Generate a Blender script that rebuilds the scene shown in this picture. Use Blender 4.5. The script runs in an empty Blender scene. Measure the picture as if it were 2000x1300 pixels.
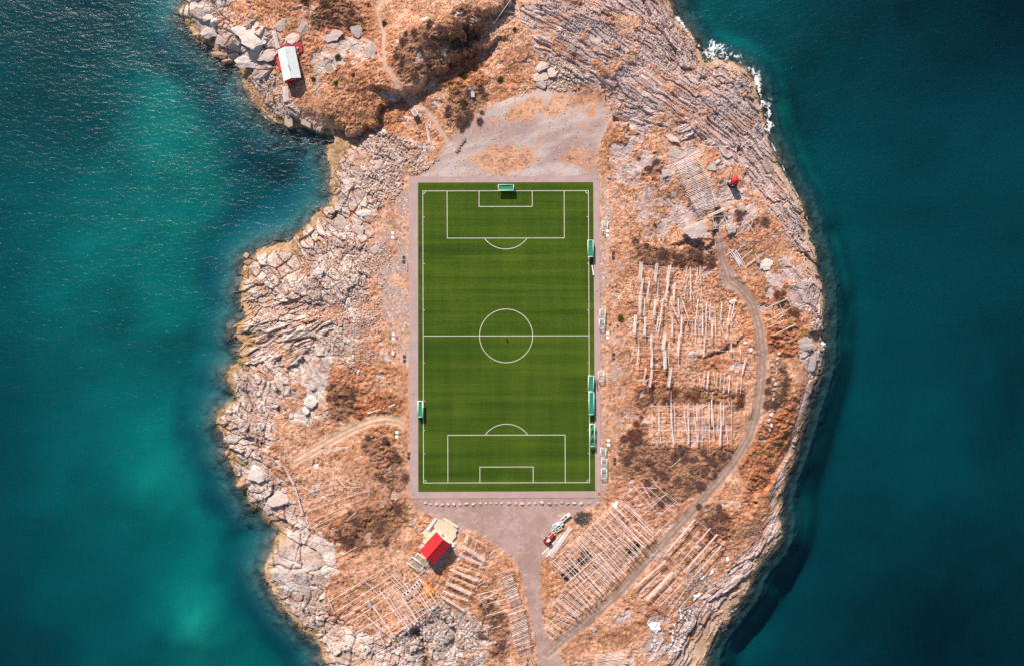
import bpy, bmesh, math, random
import numpy as np
from mathutils import Vector, Matrix

# ------------------------------------------------------------------ camera, light, exposure
sc = bpy.context.scene
col = sc.collection
FPX = 1533.0                      # focal length in pixels of the 2000 px wide photograph
TILT = math.radians(0.8)
DIST = FPX / 5.68
CAM = np.array([0.0, -DIST * math.sin(TILT), DIST * math.cos(TILT)])
cam_d = bpy.data.cameras.new('camera')
cam_d.sensor_fit = 'HORIZONTAL'; cam_d.sensor_width = 36.0
cam_d.lens = 36.0 * FPX / 2000.0
cam_d.clip_start = 1.0; cam_d.clip_end = 4000.0
cam = bpy.data.objects.new('camera', cam_d); col.objects.link(cam)
cam.location = CAM; cam.rotation_euler = (TILT, 0, 0)
sc.camera = cam

SUN_EL = math.radians(37.0)
SHADOW = (0.36, -0.93)            # horizontal direction in which shadows fall
world = bpy.data.worlds.new('World'); sc.world = world; world.use_nodes = True
wn = world.node_tree; wn.nodes.clear()
sky = wn.nodes.new('ShaderNodeTexSky'); sky.sky_type = 'NISHITA'; sky.sun_disc = False
sky.sun_elevation = SUN_EL
sky.sun_rotation = math.atan2(-SHADOW[0], -SHADOW[1])
sky.altitude = 0; sky.air_density = 1.0; sky.dust_density = 0.6; sky.ozone_density = 1.0
bg = wn.nodes.new('ShaderNodeBackground'); bg.inputs['Strength'].default_value = 0.085
wo = wn.nodes.new('ShaderNodeOutputWorld')
wn.links.new(sky.outputs[0], bg.inputs[0]); wn.links.new(bg.outputs[0], wo.inputs[0])
sun_d = bpy.data.lights.new('sun', 'SUN'); sun_d.energy = 4.8; sun_d.angle = math.radians(0.5)
sun_d.color = (1.0, 0.91, 0.82)
sun = bpy.data.objects.new('sun', sun_d); col.objects.link(sun)
_d = Vector((SHADOW[0] * math.cos(SUN_EL), SHADOW[1] * math.cos(SUN_EL), -math.sin(SUN_EL))).normalized()
sun.rotation_euler = _d.to_track_quat('-Z', 'Y').to_euler(); sun.location = (0, 0, 150)
vs = sc.view_settings
vs.view_transform = 'Standard'; vs.look = 'None'; vs.exposure = 0.40; vs.gamma = 1.0; vs.use_curve_mapping = False
sc.cycles.use_denoising = False; sc.cycles.denoiser = 'OPENIMAGEDENOISE'; sc.cycles.denoising_prefilter = 'ACCURATE'
sc.cycles.max_bounces = 6; sc.cycles.transparent_max_bounces = 12

# ------------------------------------------------------------------ small helpers
SL = -5.0                          # sea level; the pitch lies at z = 0
R = random.Random(7)


def U(px, py, z=0.0):
    """point of the photograph -> world x, y on the level z"""
    a = (np.asarray(px, float) - 1000.0) / FPX
    b = (650.0 - np.asarray(py, float)) / FPX
    dy = math.sin(TILT) + b * math.cos(TILT)
    dz = -math.cos(TILT) + b * math.sin(TILT)
    t = (z - CAM[2]) / dz
    return CAM[0] + a * t, CAM[1] + dy * t


def hsh(ix, iy, seed):
    h = (ix.astype(np.uint32) * np.uint32(374761393) + iy.astype(np.uint32) * np.uint32(668265263) + np.uint32((seed * 2246822519 + 3266489917) & 0xffffffff))
    h = (h ^ (h >> np.uint32(13))) * np.uint32(1274126177)
    h = h ^ (h >> np.uint32(16))
    h = (h * np.uint32(2654435761)); h = h ^ (h >> np.uint32(15))
    return (h & np.uint32(0xffffff)).astype(np.float32) / np.float32(16777216.0)


def noise(x, y, seed=0):
    xf = np.floor(x); yf = np.floor(y)
    ix = xf.astype(np.int64); iy = yf.astype(np.int64)
    fx = (x - xf).astype(np.float32); fy = (y - yf).astype(np.float32)
    u = fx * fx * (3 - 2 * fx); v = fy * fy * (3 - 2 * fy)
    a = hsh(ix, iy, seed); b = hsh(ix + 1, iy, seed); c = hsh(ix, iy + 1, seed); d = hsh(ix + 1, iy + 1, seed)
    return (a + (b - a) * u) * (1 - v) + (c + (d - c) * u) * v      # 0..1


def fbm(x, y, seed=0, oct=4, gain=0.5):
    s = 0; amp = 1.0; tot = 0
    for o in range(oct):
        s = s + amp * noise(x * (2.03 ** o) + 17.3 * o, y * (2.03 ** o) - 9.1 * o, seed + o)
        tot += amp; amp *= gain
    return s / tot


def vor(u, v, seed, jit=0.95):
    xf = np.floor(u); yf = np.floor(v)
    ix = xf.astype(np.int64); iy = yf.astype(np.int64)
    f1 = np.full(u.shape, 9.0, np.float32); f2 = f1.copy()
    cid = np.zeros(u.shape, np.float32); du = np.zeros(u.shape, np.float32); dv = du.copy(); c2 = cid.copy()
    for oy in (-1, 0, 1):
        for ox in (-1, 0, 1):
            h1 = hsh(ix + ox, iy + oy, seed); h2 = hsh(ix + ox, iy + oy, seed + 77)
            a = (ix + ox + 0.5 + (h1 - 0.5) * jit - u).astype(np.float32)
            b = (iy + oy + 0.5 + (h2 - 0.5) * jit - v).astype(np.float32)
            d = np.sqrt(a * a + b * b)
            near = d < f1
            f2 = np.where(near, f1, np.minimum(f2, d))
            h3 = hsh(ix + ox, iy + oy, seed + 154); h4 = hsh(ix + ox, iy + oy, seed + 231)
            cid = np.where(near, h3, cid); c2 = np.where(near, h4, c2)
            du = np.where(near, a, du); dv = np.where(near, b, dv)
            f1 = np.where(near, d, f1)
    return f1, f2, cid, c2, du, dv


def sst(a, b, x):
    t = np.clip((x - a) / (b - a), 0, 1)
    return t * t * (3 - 2 * t)


def mixc(a, b, t):
    return a + (b - a) * t[..., None]


def inside(poly, x, y):
    p = np.asarray(poly, float); r = np.zeros(x.shape, bool)
    x0, y0 = p[:, 0], p[:, 1]; x1, y1 = np.roll(x0, -1), np.roll(y0, -1)
    for a, b, c, d in zip(x0, y0, x1, y1):
        if b == d:
            continue
        r ^= ((b > y) != (d > y)) & (x < (c - a) * (y - b) / (d - b) + a)
    return r


def dist_line(pts, x, y, closed=False):
    p = np.asarray(pts, float); n = len(p); best = np.full(x.shape, 1e9)
    for i in range(n if closed else n - 1):
        a = p[i]; b = p[(i + 1) % n]; e = b - a; L = max(e @ e, 1e-9)
        t = np.clip(((x - a[0]) * e[0] + (y - a[1]) * e[1]) / L, 0, 1)
        d = (x - a[0] - t * e[0]) ** 2 + (y - a[1] - t * e[1]) ** 2
        best = np.minimum(best, d)
    return np.sqrt(best)


def grid_sample(A, x0, y0, st, x, y):
    fx = np.clip((x - x0) / st, 0, A.shape[1] - 1.001); fy = np.clip((y - y0) / st, 0, A.shape[0] - 1.001)
    ix = np.floor(fx).astype(int); iy = np.floor(fy).astype(int); tx = fx - ix; ty = fy - iy
    return (A[iy, ix] * (1 - tx) + A[iy, ix + 1] * tx) * (1 - ty) + (A[iy + 1, ix] * (1 - tx) + A[iy + 1, ix + 1] * tx) * ty


def blur(A, n):
    A = A.astype(np.float32)
    for _ in range(2):
        for ax in (0, 1):
            c = np.cumsum(np.pad(A, [(n + 1, n) if k == ax else (0, 0) for k in (0, 1)], mode='edge'), axis=ax)
            A = (np.take(c, range(2 * n + 1, c.shape[ax]), ax) - np.take(c, range(0, c.shape[ax] - 2 * n - 1), ax)) / (2 * n + 1)
    return A


# ------------------------------------------------------------------ materials
def mat(name, color, rough=0.8, metal=0.0, var=0.12, scale=3.0, bump=0.0, bscale=20.0, spec=0.3, coords='Object'):
    m = bpy.data.materials.new(name); m.use_nodes = True; nt = m.node_tree
    b = nt.nodes['Principled BSDF']; b.inputs['Roughness'].default_value = rough; b.inputs['Metallic'].default_value = metal
    b.inputs['Specular IOR Level'].default_value = spec
    tc = nt.nodes.new('ShaderNodeTexCoord')
    n = nt.nodes.new('ShaderNodeTexNoise'); n.inputs['Scale'].default_value = scale; n.inputs['Detail'].default_value = 5
    nt.links.new(tc.outputs[coords], n.inputs['Vector'])
    mp = nt.nodes.new('ShaderNodeMapRange'); mp.inputs['To Min'].default_value = 1 - var * 2; mp.inputs['To Max'].default_value = 1 + var * 2
    mp.inputs['From Min'].default_value = 0.2; mp.inputs['From Max'].default_value = 0.8
    nt.links.new(n.outputs[0], mp.inputs[0])
    mx = nt.nodes.new('ShaderNodeMix'); mx.data_type = 'RGBA'; mx.blend_type = 'MULTIPLY'; mx.inputs[0].default_value = 1
    mx.inputs[6].default_value = (*color, 1); nt.links.new(mp.outputs[0], mx.inputs[7])
    nt.links.new(mx.outputs[2], b.inputs['Base Color'])
    if bump:
        n2 = nt.nodes.new('ShaderNodeTexNoise'); n2.inputs['Scale'].default_value = bscale; n2.inputs['Detail'].default_value = 4
        nt.links.new(tc.outputs[coords], n2.inputs['Vector'])
        bp = nt.nodes.new('ShaderNodeBump'); bp.inputs['Strength'].default_value = bump; bp.inputs['Distance'].default_value = 0.1
        nt.links.new(n2.outputs[0], bp.inputs['Height']); nt.links.new(bp.outputs[0], b.inputs['Normal'])
    return m


def mat_attr(name, rough=0.95, fine=0.25, scale=1.6, bump=0.5, bscale=3.0, bdist=0.15):
    """albedo from the mesh colour attribute times fine grain"""
    m = bpy.data.materials.new(name); m.use_nodes = True; nt = m.node_tree
    b = nt.nodes['Principled BSDF']; b.inputs['Roughness'].default_value = rough
    b.inputs['Specular IOR Level'].default_value = 0.15
    at = nt.nodes.new('ShaderNodeAttribute'); at.attribute_name = 'albedo'
    tc = nt.nodes.new('ShaderNodeTexCoord')
    n = nt.nodes.new('ShaderNodeTexNoise'); n.inputs['Scale'].default_value = scale; n.inputs['Detail'].default_value = 6
    n.inputs['Roughness'].default_value = 0.7
    nt.links.new(tc.outputs['Object'], n.inputs['Vector'])
    mp = nt.nodes.new('ShaderNodeMapRange'); mp.inputs['From Min'].default_value = 0.25; mp.inputs['From Max'].default_value = 0.75
    mp.inputs['To Min'].default_value = 1 - fine; mp.inputs['To Max'].default_value = 1 + fine
    nt.links.new(n.outputs[0], mp.inputs[0])
    mx = nt.nodes.new('ShaderNodeMix'); mx.data_type = 'RGBA'; mx.blend_type = 'MULTIPLY'; mx.inputs[0].default_value = 1
    nt.links.new(at.outputs['Color'], mx.inputs[6]); nt.links.new(mp.outputs[0], mx.inputs[7])
    nt.links.new(mx.outputs[2], b.inputs['Base Color'])
    n2 = nt.nodes.new('ShaderNodeTexNoise'); n2.inputs['Scale'].default_value = bscale; n2.inputs['Detail'].default_value = 5
    nt.links.new(tc.outputs['Object'], n2.inputs['Vector'])
    bp = nt.nodes.new('ShaderNodeBump'); bp.inputs['Strength'].default_value = bump; bp.inputs['Distance'].default_value = bdist
    nt.links.new(n2.outputs[0], bp.inputs['Height']); nt.links.new(bp.outputs[0], b.inputs['Normal'])
    return m


M = {}
M['ground'] = mat_attr('ground', fine=0.28)
M['stone'] = mat_attr('stone', fine=0.2, scale=2.5, bscale=5.0)
M['gravel'] = mat_attr('gravel', fine=0.16, scale=4.0, bump=0.3, bscale=6.0, bdist=0.05)
M['wood'] = mat('weathered_wood', (0.80, 0.67, 0.62), 0.85, var=0.18, scale=1.2)
M['wood_red'] = mat('reddish_wood', (0.52, 0.34, 0.28), 0.85, var=0.2, scale=1.2)
M['wood_pale'] = mat('pale_wood', (0.82, 0.73, 0.68), 0.8, var=0.12, scale=1.2)
M['white'] = mat('white_paint', (0.82, 0.82, 0.80), 0.5, var=0.04)
M['mint'] = mat('mint_paint', (0.62, 0.82, 0.72), 0.5, var=0.06)
M['line'] = mat('line_paint', (0.62, 0.58, 0.50), 0.9, var=0.08, scale=0.8)
M['red'] = mat('red_paint', (0.62, 0.018, 0.022), 0.45, var=0.06)
M['dark_red'] = mat('dark_red_paint', (0.36, 0.012, 0.022), 0.6, var=0.1)
M['black'] = mat('black_rubber', (0.02, 0.02, 0.022), 0.7, var=0.2)
M['grey'] = mat('grey_metal', (0.32, 0.33, 0.34), 0.45, 0.6, var=0.1)
M['lightgrey'] = mat('light_grey', (0.6, 0.62, 0.62), 0.6, var=0.08)
M['glass'] = mat('dark_glass', (0.03, 0.04, 0.05), 0.08, var=0.1, spec=0.6)
M['cream'] = mat('cream_planks', (0.68, 0.55, 0.39), 0.75, var=0.08, scale=1.5)
M['roofwhite'] = mat('pale_roof', (0.66, 0.71, 0.67), 0.5, var=0.04, scale=0.7)
M['concrete'] = mat('concrete', (0.44, 0.32, 0.24), 0.9, var=0.15, scale=0.9, bump=0.3)
M['tubwhite'] = mat('tub_plastic', (0.78, 0.78, 0.74), 0.5, var=0.08)
M['aqua'] = mat('aqua_water', (0.20, 0.55, 0.58), 0.15, var=0.1)
M['rust'] = mat('rusty_brown', (0.30, 0.13, 0.06), 0.9, var=0.25)
M['orange'] = mat('orange_tarp', (0.80, 0.26, 0.02), 0.6, var=0.15, scale=1.5)
M['blue'] = mat('blue_plastic', (0.03, 0.42, 0.62), 0.4, var=0.05)
M['net'] = mat('black_net', (0.03, 0.016, 0.014), 0.95, var=0.4, scale=2.0, bump=0.6, bscale=6)
M['twig'] = mat('twig', (0.20, 0.105, 0.082), 0.9, var=0.3, scale=1.0, coords='Object')
M['twig_red'] = mat('twig_red', (0.24, 0.085, 0.05), 0.9, var=0.3, scale=1.0)
M['olive'] = mat('olive_needles', (0.14, 0.105, 0.015), 0.9, var=0.4, scale=2.0)
M['snow'] = mat('snow', (0.86, 0.86, 0.84), 0.6, var=0.03)
M['skin'] = mat('skin', (0.55, 0.33, 0.24), 0.6)
M['hair'] = mat('hair', (0.05, 0.03, 0.02), 0.7)
M['trousers'] = mat('trousers', (0.5, 0.015, 0.02), 0.8)
M['yellow'] = mat('beacon', (0.8, 0.45, 0.02), 0.4)
M['tarpgrey'] = mat('grey_sheet', (0.50, 0.44, 0.42), 0.8, var=0.15, scale=0.8)


def netmat(name, color, open_=0.2, stripes=False):
    m = bpy.data.materials.new(name); m.use_nodes = True; nt = m.node_tree
    b = nt.nodes['Principled BSDF']; b.inputs['Base Color'].default_value = (*color, 1); b.inputs['Roughness'].default_value = 0.8
    tr = nt.nodes.new('ShaderNodeBsdfTransparent'); mx = nt.nodes.new('ShaderNodeMixShader')
    tc = nt.nodes.new('ShaderNodeTexCoord')
    if stripes:
        w = nt.nodes.new('ShaderNodeTexWave'); w.inputs['Scale'].default_value = 0.22; w.bands_direction = 'DIAGONAL'
        w.inputs['Distortion'].default_value = 0.4
        nt.links.new(tc.outputs['Object'], w.inputs['Vector'])
        g = nt.nodes.new('ShaderNodeMath'); g.operation = 'GREATER_THAN'; g.inputs[1].default_value = 0.5
        nt.links.new(w.outputs['Fac'], g.inputs[0]); fac = g.outputs[0]
        nt.links.new(fac, mx.inputs[0])
    else:
        mx.inputs[0].default_value = 1 - open_
    nt.links.new(tr.outputs[0], mx.inputs[1]); nt.links.new(b.outputs[0], mx.inputs[2])
    nt.links.new(mx.outputs[0], nt.nodes['Material Output'].inputs[0])
    return m


M['net_green'] = netmat('green_net', (0.004, 0.24, 0.105), 0.06)
M['net_stripe'] = netmat('striped_net', (0.004, 0.24, 0.105), stripes=True)
M['net_pale'] = netmat('pale_net', (0.62, 0.62, 0.58), 0.80)


# ------------------------------------------------------------------ objects
def tag(o, label=None, cat=None, group=None, kind=None):
    if label: o['label'] = label
    if cat: o['category'] = cat
    if group: o['group'] = group
    if kind: o['kind'] = kind
    return o


def new(name, me, m=None, parent=None, loc=(0, 0, 0), rz=0.0):
    o = bpy.data.objects.new(name, me); col.objects.link(o)
    o.location = loc
    if rz: o.rotation_euler = (0, 0, rz)
    if m is not None and me is not None and len(me.materials) == 0: me.materials.append(m)
    if parent is not None: o.parent = parent
    return o


def empty(name, loc, rz=0.0):
    o = bpy.data.objects.new(name, None); col.objects.link(o); o.location = loc; o.rotation_euler = (0, 0, rz)
    o.empty_display_size = 0.5
    return o


def np_mesh(name, verts, faces, colors=None, smooth=True):
    me = bpy.data.meshes.new(name)
    verts = np.ascontiguousarray(verts, np.float32); faces = np.ascontiguousarray(faces, np.int32)
    me.vertices.add(len(verts)); me.vertices.foreach_set('co', verts.ravel())
    k = faces.shape[1]
    me.loops.add(faces.size); me.loops.foreach_set('vertex_index', faces.ravel())
    me.polygons.add(len(faces)); me.polygons.foreach_set('loop_start', np.arange(0, faces.size, k, dtype=np.int32))
    me.polygons.foreach_set('use_smooth', np.full(len(faces), smooth))
    me.update(calc_edges=True)
    if colors is not None:
        a = me.color_attributes.new('albedo', 'FLOAT_COLOR', 'POINT')
        c = np.ones((len(verts), 4), np.float32); c[:, :3] = colors
        a.data.foreach_set('color', c.ravel())
    return me


class MB:
    """collects boxes, tubes and polygons for one mesh"""
    def __init__(s): s.bm = bmesh.new()

    def box(s, c, size, rz=0.0, bev=0.0):
        m = Matrix.Translation(c) @ Matrix.Rotation(rz, 4, 'Z') @ Matrix.Diagonal((*size, 1))
        r = bmesh.ops.create_cube(s.bm, size=1.0, matrix=m)
        if bev:
            es = list({e for v in r['verts'] for e in v.link_edges})
            bmesh.ops.bevel(s.bm, geom=es, offset=bev, segments=1, affect='EDGES')
        return s

    def tube(s, a, b, r1, r2=None, n=8):
        a = Vector(a); b = Vector(b); d = b - a
        m = Matrix.Translation((a + b) / 2) @ d.to_track_quat('Z', 'Y').to_matrix().to_4x4()
        bmesh.ops.create_cone(s.bm, cap_ends=True, segments=n, radius1=r1, radius2=r1 if r2 is None else r2, depth=d.length, matrix=m)
        return s

    def prism(s, pts, z0, z1):
        n = len(pts)
        a = [s.bm.verts.new((p[0], p[1], z0)) for p in pts]; b = [s.bm.verts.new((p[0], p[1], z1)) for p in pts]
        s.bm.faces.new(b); s.bm.faces.new(a[::-1])
        for i in range(n):
            s.bm.faces.new((a[i], a[(i + 1) % n], b[(i + 1) % n], b[i]))
        return s

    def poly(s, pts, thick=0.0):
        vs_ = [s.bm.verts.new(p) for p in pts]; f = s.bm.faces.new(vs_)
        if thick:
            f.normal_update()
            r = bmesh.ops.extrude_face_region(s.bm, geom=[f])
            mv = [v for v in r['geom'] if isinstance(v, bmesh.types.BMVert)]
            bmesh.ops.translate(s.bm, verts=mv, vec=-f.normal * thick)
        return s

    def sphere(s, c, r, sub=2, sc_=(1, 1, 1)):
        bmesh.ops.create_icosphere(s.bm, subdivisions=sub, radius=r, matrix=Matrix.Translation(c) @ Matrix.Diagonal((*sc_, 1)))
        return s

    def mesh(s, name, smooth=False):
        bmesh.ops.recalc_face_normals(s.bm, faces=s.bm.faces)
        me = bpy.data.meshes.new(name); s.bm.to_mesh(me); s.bm.free()
        if smooth: me.polygons.foreach_set('use_smooth', [True] * len(me.polygons))
        return me

    def build(s, name, m, parent=None, loc=(0, 0, 0), rz=0.0, smooth=False):
        return new(name, s.mesh(name, smooth), m, parent, loc, rz)


# ------------------------------------------------------------------ the island: outline traced at sea level
COAST_PX = [(380, -60), (364, 0), (350, 25), (355, 41), (369, 60), (388, 78), (416, 92), (419, 108), (436, 122), (459, 125), (468, 136), (471, 150),
 (478, 171), (496, 201), (515, 221), (538, 240), (563, 249), (586, 254), (607, 256), (625, 268), (648, 270), (635, 288), (642, 319), (647, 349), (645, 370),
 (649, 388), (645, 402), (628, 411), (615, 421), (608, 435), (585, 458), (561, 471), (529, 483), (501, 495), (476, 513), (476, 531), (478, 539), (467, 567),
 (474, 597), (478, 620), (456, 638), (474, 650), (455, 657), (478, 671), (465, 687), (474, 698), (444, 728), (448, 745), (462, 777), (460, 785), (446, 794),
 (428, 805), (424, 826), (435, 858), (446, 875), (438, 886), (453, 909), (467, 930), (466, 946), (481, 967), (492, 992), (508, 992), (518, 1006), (529, 1019),
 (551, 1039), (535, 1058), (530, 1076), (517, 1115), (526, 1143), (540, 1166), (561, 1196), (579, 1215), (595, 1233), (611, 1245), (628, 1265), (628, 1284),
 (637, 1300), (660, 1360), (760, 1400), (1050, 1420), (1250, 1400), (1350, 1360), (1374, 1300), (1378, 1272), (1388, 1251), (1399, 1233), (1411, 1217),
 (1422, 1203), (1434, 1185), (1450, 1166), (1461, 1148), (1466, 1129), (1478, 1106), (1496, 1085), (1510, 1067), (1521, 1048), (1524, 1028), (1522, 1000),
 (1520, 972), (1532, 930), (1547, 892), (1560, 850), (1575, 800), (1590, 755), (1597, 732), (1603, 709), (1606, 678), (1601, 667), (1605, 654), (1609, 626),
 (1606, 590), (1606, 560), (1600, 540), (1597, 523), (1594, 504), (1589, 487), (1577, 459), (1578, 438), (1571, 418), (1561, 393), (1547, 371), (1537, 348),
 (1528, 331), (1519, 315), (1513, 298), (1498, 265), (1491, 231), (1486, 208), (1478, 185), (1479, 171), (1470, 152), (1456, 138), (1438, 127), (1419, 122),
 (1401, 113), (1387, 127), (1378, 122), (1368, 104), (1357, 83), (1343, 62), (1322, 39), (1315, 23), (1306, 0), (1285, -50), (1200, -95), (900, -110), (600, -105), (430, -90)]
cx, cy = U([p[0] for p in COAST_PX], [p[1] for p in COAST_PX], SL)
COAST = np.stack([cx, cy], 1)

X0, X1, Y0, Y1 = -150.0, 146.0, -146.0, 146.0
CS = 0.5
gx = np.arange(X0, X1 + CS, CS); gy = np.arange(Y0, Y1 + CS, CS)
CXg, CYg = np.meshgrid(gx, gy)
_in = inside(COAST, CXg, CYg)
_sx, _sy = np.meshgrid(gx[::2], gy[::2])
_dd = dist_line(COAST, _sx, _sy, True)
SD_c = grid_sample(_dd, X0, Y0, CS * 2, CXg, CYg) * np.where(_in, 1, -1)

# how steeply the shore rises (metres to reach most of the height), by place in the photograph
STEEP = [(420, 60, 5), (560, 230, 9), (650, 300, 12), (560, 480, 11), (500, 640, 13), (470, 760, 11), (450, 850, 8), (500, 960, 6), (560, 1130, 9), (620, 1240, 9),
         (1390, 1220, 16), (1450, 1150, 16), (1490, 1080, 14), (1520, 960, 7), (1580, 760, 6), (1600, 620, 5), (1570, 430, 6), (1510, 280, 9), (1420, 140, 11), (1310, 20, 9)]
wsum = 0; ssum = 0
for px, py, s in STEEP:
    x, y = U(px, py, SL); w = 1.0 / ((CXg - x) ** 2 + (CYg - y) ** 2 + 60.0); wsum = wsum + w; ssum = ssum + w * s
STEEP_c = ssum / wsum
# hills: x, y, radius along / across (m), turn, height
HILLS = [(690, 150, 13, 9, -0.5, 3.2), (640, 215, 14, 6, -0.2, 2.5), (845, 90, 20, 11, 0.6, 5.0), (900, 10, 18, 12, 0.5, 4.5), (500, 60, 12, 9, -0.5, 2.5), (1150, 60, 26, 16, -0.6, 3.0),
         (1300, 170, 24, 12, -0.7, 2.2), (1370, 460, 9, 6, 0.2, 1.8), (1330, 340, 18, 10, -0.9, 1.6), (1460, 430, 16, 7, -1.0, 1.3), (1230, 400, 8, 26, 0.1, 1.2), (640, 760, 14, 10, 0.4, 1.2),
         (560, 640, 10, 18, 0.2, 0.5), (720, 900, 9, 13, 0.2, 1.2), (1560, 600, 7, 20, 0.1, 1.0), (1540, 780, 8, 18, -0.3, 1.2), (1460, 1000, 10, 14, -0.5, 0.9), (1350, 560, 20, 20, 0, 0.6)]
BASE_c = np.where(SD_c > 0, SL + 5.0 * (1 - np.exp(-np.maximum(SD_c, 0) / STEEP_c * 1.15)), SL + SD_c * 0.34 * np.clip(9 / STEEP_c, 0.7, 2.5))
for px, py, ra, rb, an, hh in HILLS:
    x, y = U(px, py, 1.0); c, s = math.cos(an), math.sin(an)
    a = (CXg - x) * c + (CYg - y) * s; b = -(CXg - x) * s + (CYg - y) * c
    BASE_c += hh * np.exp(-(a / ra) ** 2 - (b / rb) ** 2) * sst(0, 7, SD_c)


def hb(x, y):
    return grid_sample(BASE_c, X0, Y0, CS, np.asarray(x, float), np.asarray(y, float))


def UB(pts):
    """photo points -> world on the smooth ground"""
    p = np.asarray(pts, float); z = np.full(len(p), -1.0)
    for _ in range(3):
        x, y = U(p[:, 0], p[:, 1], z); z = hb(x, y)
    return np.stack([x, y], 1)


# scarps: one side of a line drops away towards the lower side within the given reach
def scarp(pts, reach, drop, side):
    global BASE_c
    w = UB(pts)
    WX = CXg + (fbm(CXg / 4, CYg / 4, 141, 4) - .5) * 7.0; WY = CYg + (fbm(CXg / 4, CYg / 4, 151, 4) - .5) * 7.0
    d = dist_line(w, WX, WY)
    best = np.full(CXg.shape, 1e9); sg = np.zeros(CXg.shape)
    for i in range(len(w) - 1):
        a, b = w[i], w[i + 1]; e = b - a; L = e @ e
        t = np.clip(((WX - a[0]) * e[0] + (WY - a[1]) * e[1]) / L, 0, 1)
        dd = (WX - a[0] - t * e[0]) ** 2 + (WY - a[1] - t * e[1]) ** 2
        s = (e[0] * (WY - a[1]) - e[1] * (WX - a[0]))
        sg = np.where(dd < best, s, sg); best = np.minimum(best, dd)
    low = (np.sign(sg) == side)
    f = np.where(low, np.exp(-(d / reach) ** 2), 0) * drop
    hi = np.where(~low, np.exp(-(d / (reach * 1.2)) ** 2), 0) * drop * 0.25
    BASE_c = BASE_c - f + hi


scarp([(600, 243), (640, 262), (690, 256), (730, 232), (765, 196)], 5, 2.6, -1)
scarp([(760, 172), (800, 168), (850, 145), (900, 112), (945, 92)], 6, 2.8, -1)
scarp([(900, 60), (945, 40), (990, 5), (1000, -30)], 7, 3.0, -1)
scarp([(600, 60), (610, 25), (640, 0)], 4, 2.0, 1)
scarp([(1180, 190), (1195, 225), (1215, 245)], 3, 1.6, 1)
scarp([(600, 1035), (660, 1050), (720, 1020), (790, 975)], 7, 0.4, -1)
scarp([(1390, 690), (1410, 680), (1440, 665)], 2.5, 1.2, -1)
scarp([(1480, 985), (1505, 950), (1530, 905), (1545, 880)], 5, 1.6, 1)
scarp([(1330, 475), (1370, 480), (1390, 470), (1395, 445)], 3, 1.3, -1)

PITCH_ROT = -0.003
PC = U(988.3, 657.6, 0.0)
# level ground round the pitch, the lot and the north yard


def rmask(polys, b=2):
    A = np.zeros(CXg.shape, np.float32)
    for p in polys:
        A = np.maximum(A, inside(UB(p), CXg, CYg).astype(np.float32))
    return blur(A, b) if b else A


APRON_PX = [(798, 345), (1171, 344), (1173, 971), (800, 973)]
P_APRON = inside(np.stack(U([790, 1180, 1182, 792], [338, 338, 979, 979], 0.0), 1), CXg, CYg).astype(np.float32)
LOT_S = [(803, 965), (1180, 965), (1172, 985), (1140, 992), (1115, 1010), (1090, 1035), (1064, 1072), (1055, 1105), (1056, 1170), (1062, 1225), (1080, 1262), (1105, 1300), (1118, 1340), (1075, 1345),
         (1054, 1300), (1043, 1240), (1030, 1170), (1018, 1118), (1003, 1088), (970, 1062), (930, 1038), (905, 1030), (893, 1052), (880, 1075), (868, 1098), (852, 1110), (848, 1098), (872, 1060), (880, 1020), (850, 1008), (822, 998), (808, 985)]
YARD_N = [(868, 278), (905, 250), (950, 210), (1000, 190), (1060, 175), (1110, 178), (1150, 182), (1182, 186), (1194, 225), (1185, 255), (1168, 285), (1166, 352), (815, 352), (835, 325), (856, 308), (866, 292)]
STRIP_W = [(740, 420), (768, 380), (800, 340), (806, 340), (806, 720), (780, 715), (765, 660), (748, 600), (738, 520)]
STRIP_E = [(1168, 340), (1186, 350), (1196, 420), (1190, 500), (1184, 600), (1188, 700), (1184, 900), (1186, 960), (1168, 975)]
flat = np.maximum(P_APRON, rmask([LOT_S, YARD_N], 0))
flatb = np.maximum(blur(np.maximum(flat, rmask([STRIP_W, STRIP_E], 0)), 6), blur(P_APRON, 3))
tgt = -0.05 + 0.6 * np.exp(-((CXg - U(1060, 230)[0]) / 30) ** 2 - ((CYg - U(1060, 230)[1]) / 14) ** 2)
k = sst(0.25, 0.8, flatb)
BASE_c = BASE_c * (1 - k) + tgt * k

TRACK_E = [(1070, 1275), (1090, 1258), (1130, 1224), (1170, 1192), (1205, 1162), (1235, 1128), (1290, 1066), (1340, 1010), (1400, 944), (1438, 896), (1464, 852), (1478, 805), (1487, 745), (1490, 690), (1484, 640), (1470, 592), (1448, 565), (1425, 548), (1412, 510), (1402, 462), (1396, 428), (1400, 400)]
SPUR_E = [(1404, 520), (1418, 512), (1440, 542), (1466, 575), (1478, 610), (1462, 600), (1440, 575), (1412, 562), (1402, 548)]
PATH_N = [(876, 280), (866, 262), (850, 240), (832, 216), (806, 203), (788, 188), (778, 172), (768, 150), (752, 126), (748, 95), (750, 66), (741, 40), (736, 18), (745, 4), (765, -4), (772, -50)]
PATH_N2 = [(752, 126), (738, 106), (728, 84), (712, 76), (698, 76)]
TRACK_W = [(800, 834), (780, 822), (755, 817), (725, 822), (690, 836), (650, 856), (610, 880), (575, 900)]
ROADS = [(TRACK_E, 1.25), (PATH_N, 0.22), (PATH_N2, 0.12)]

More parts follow.
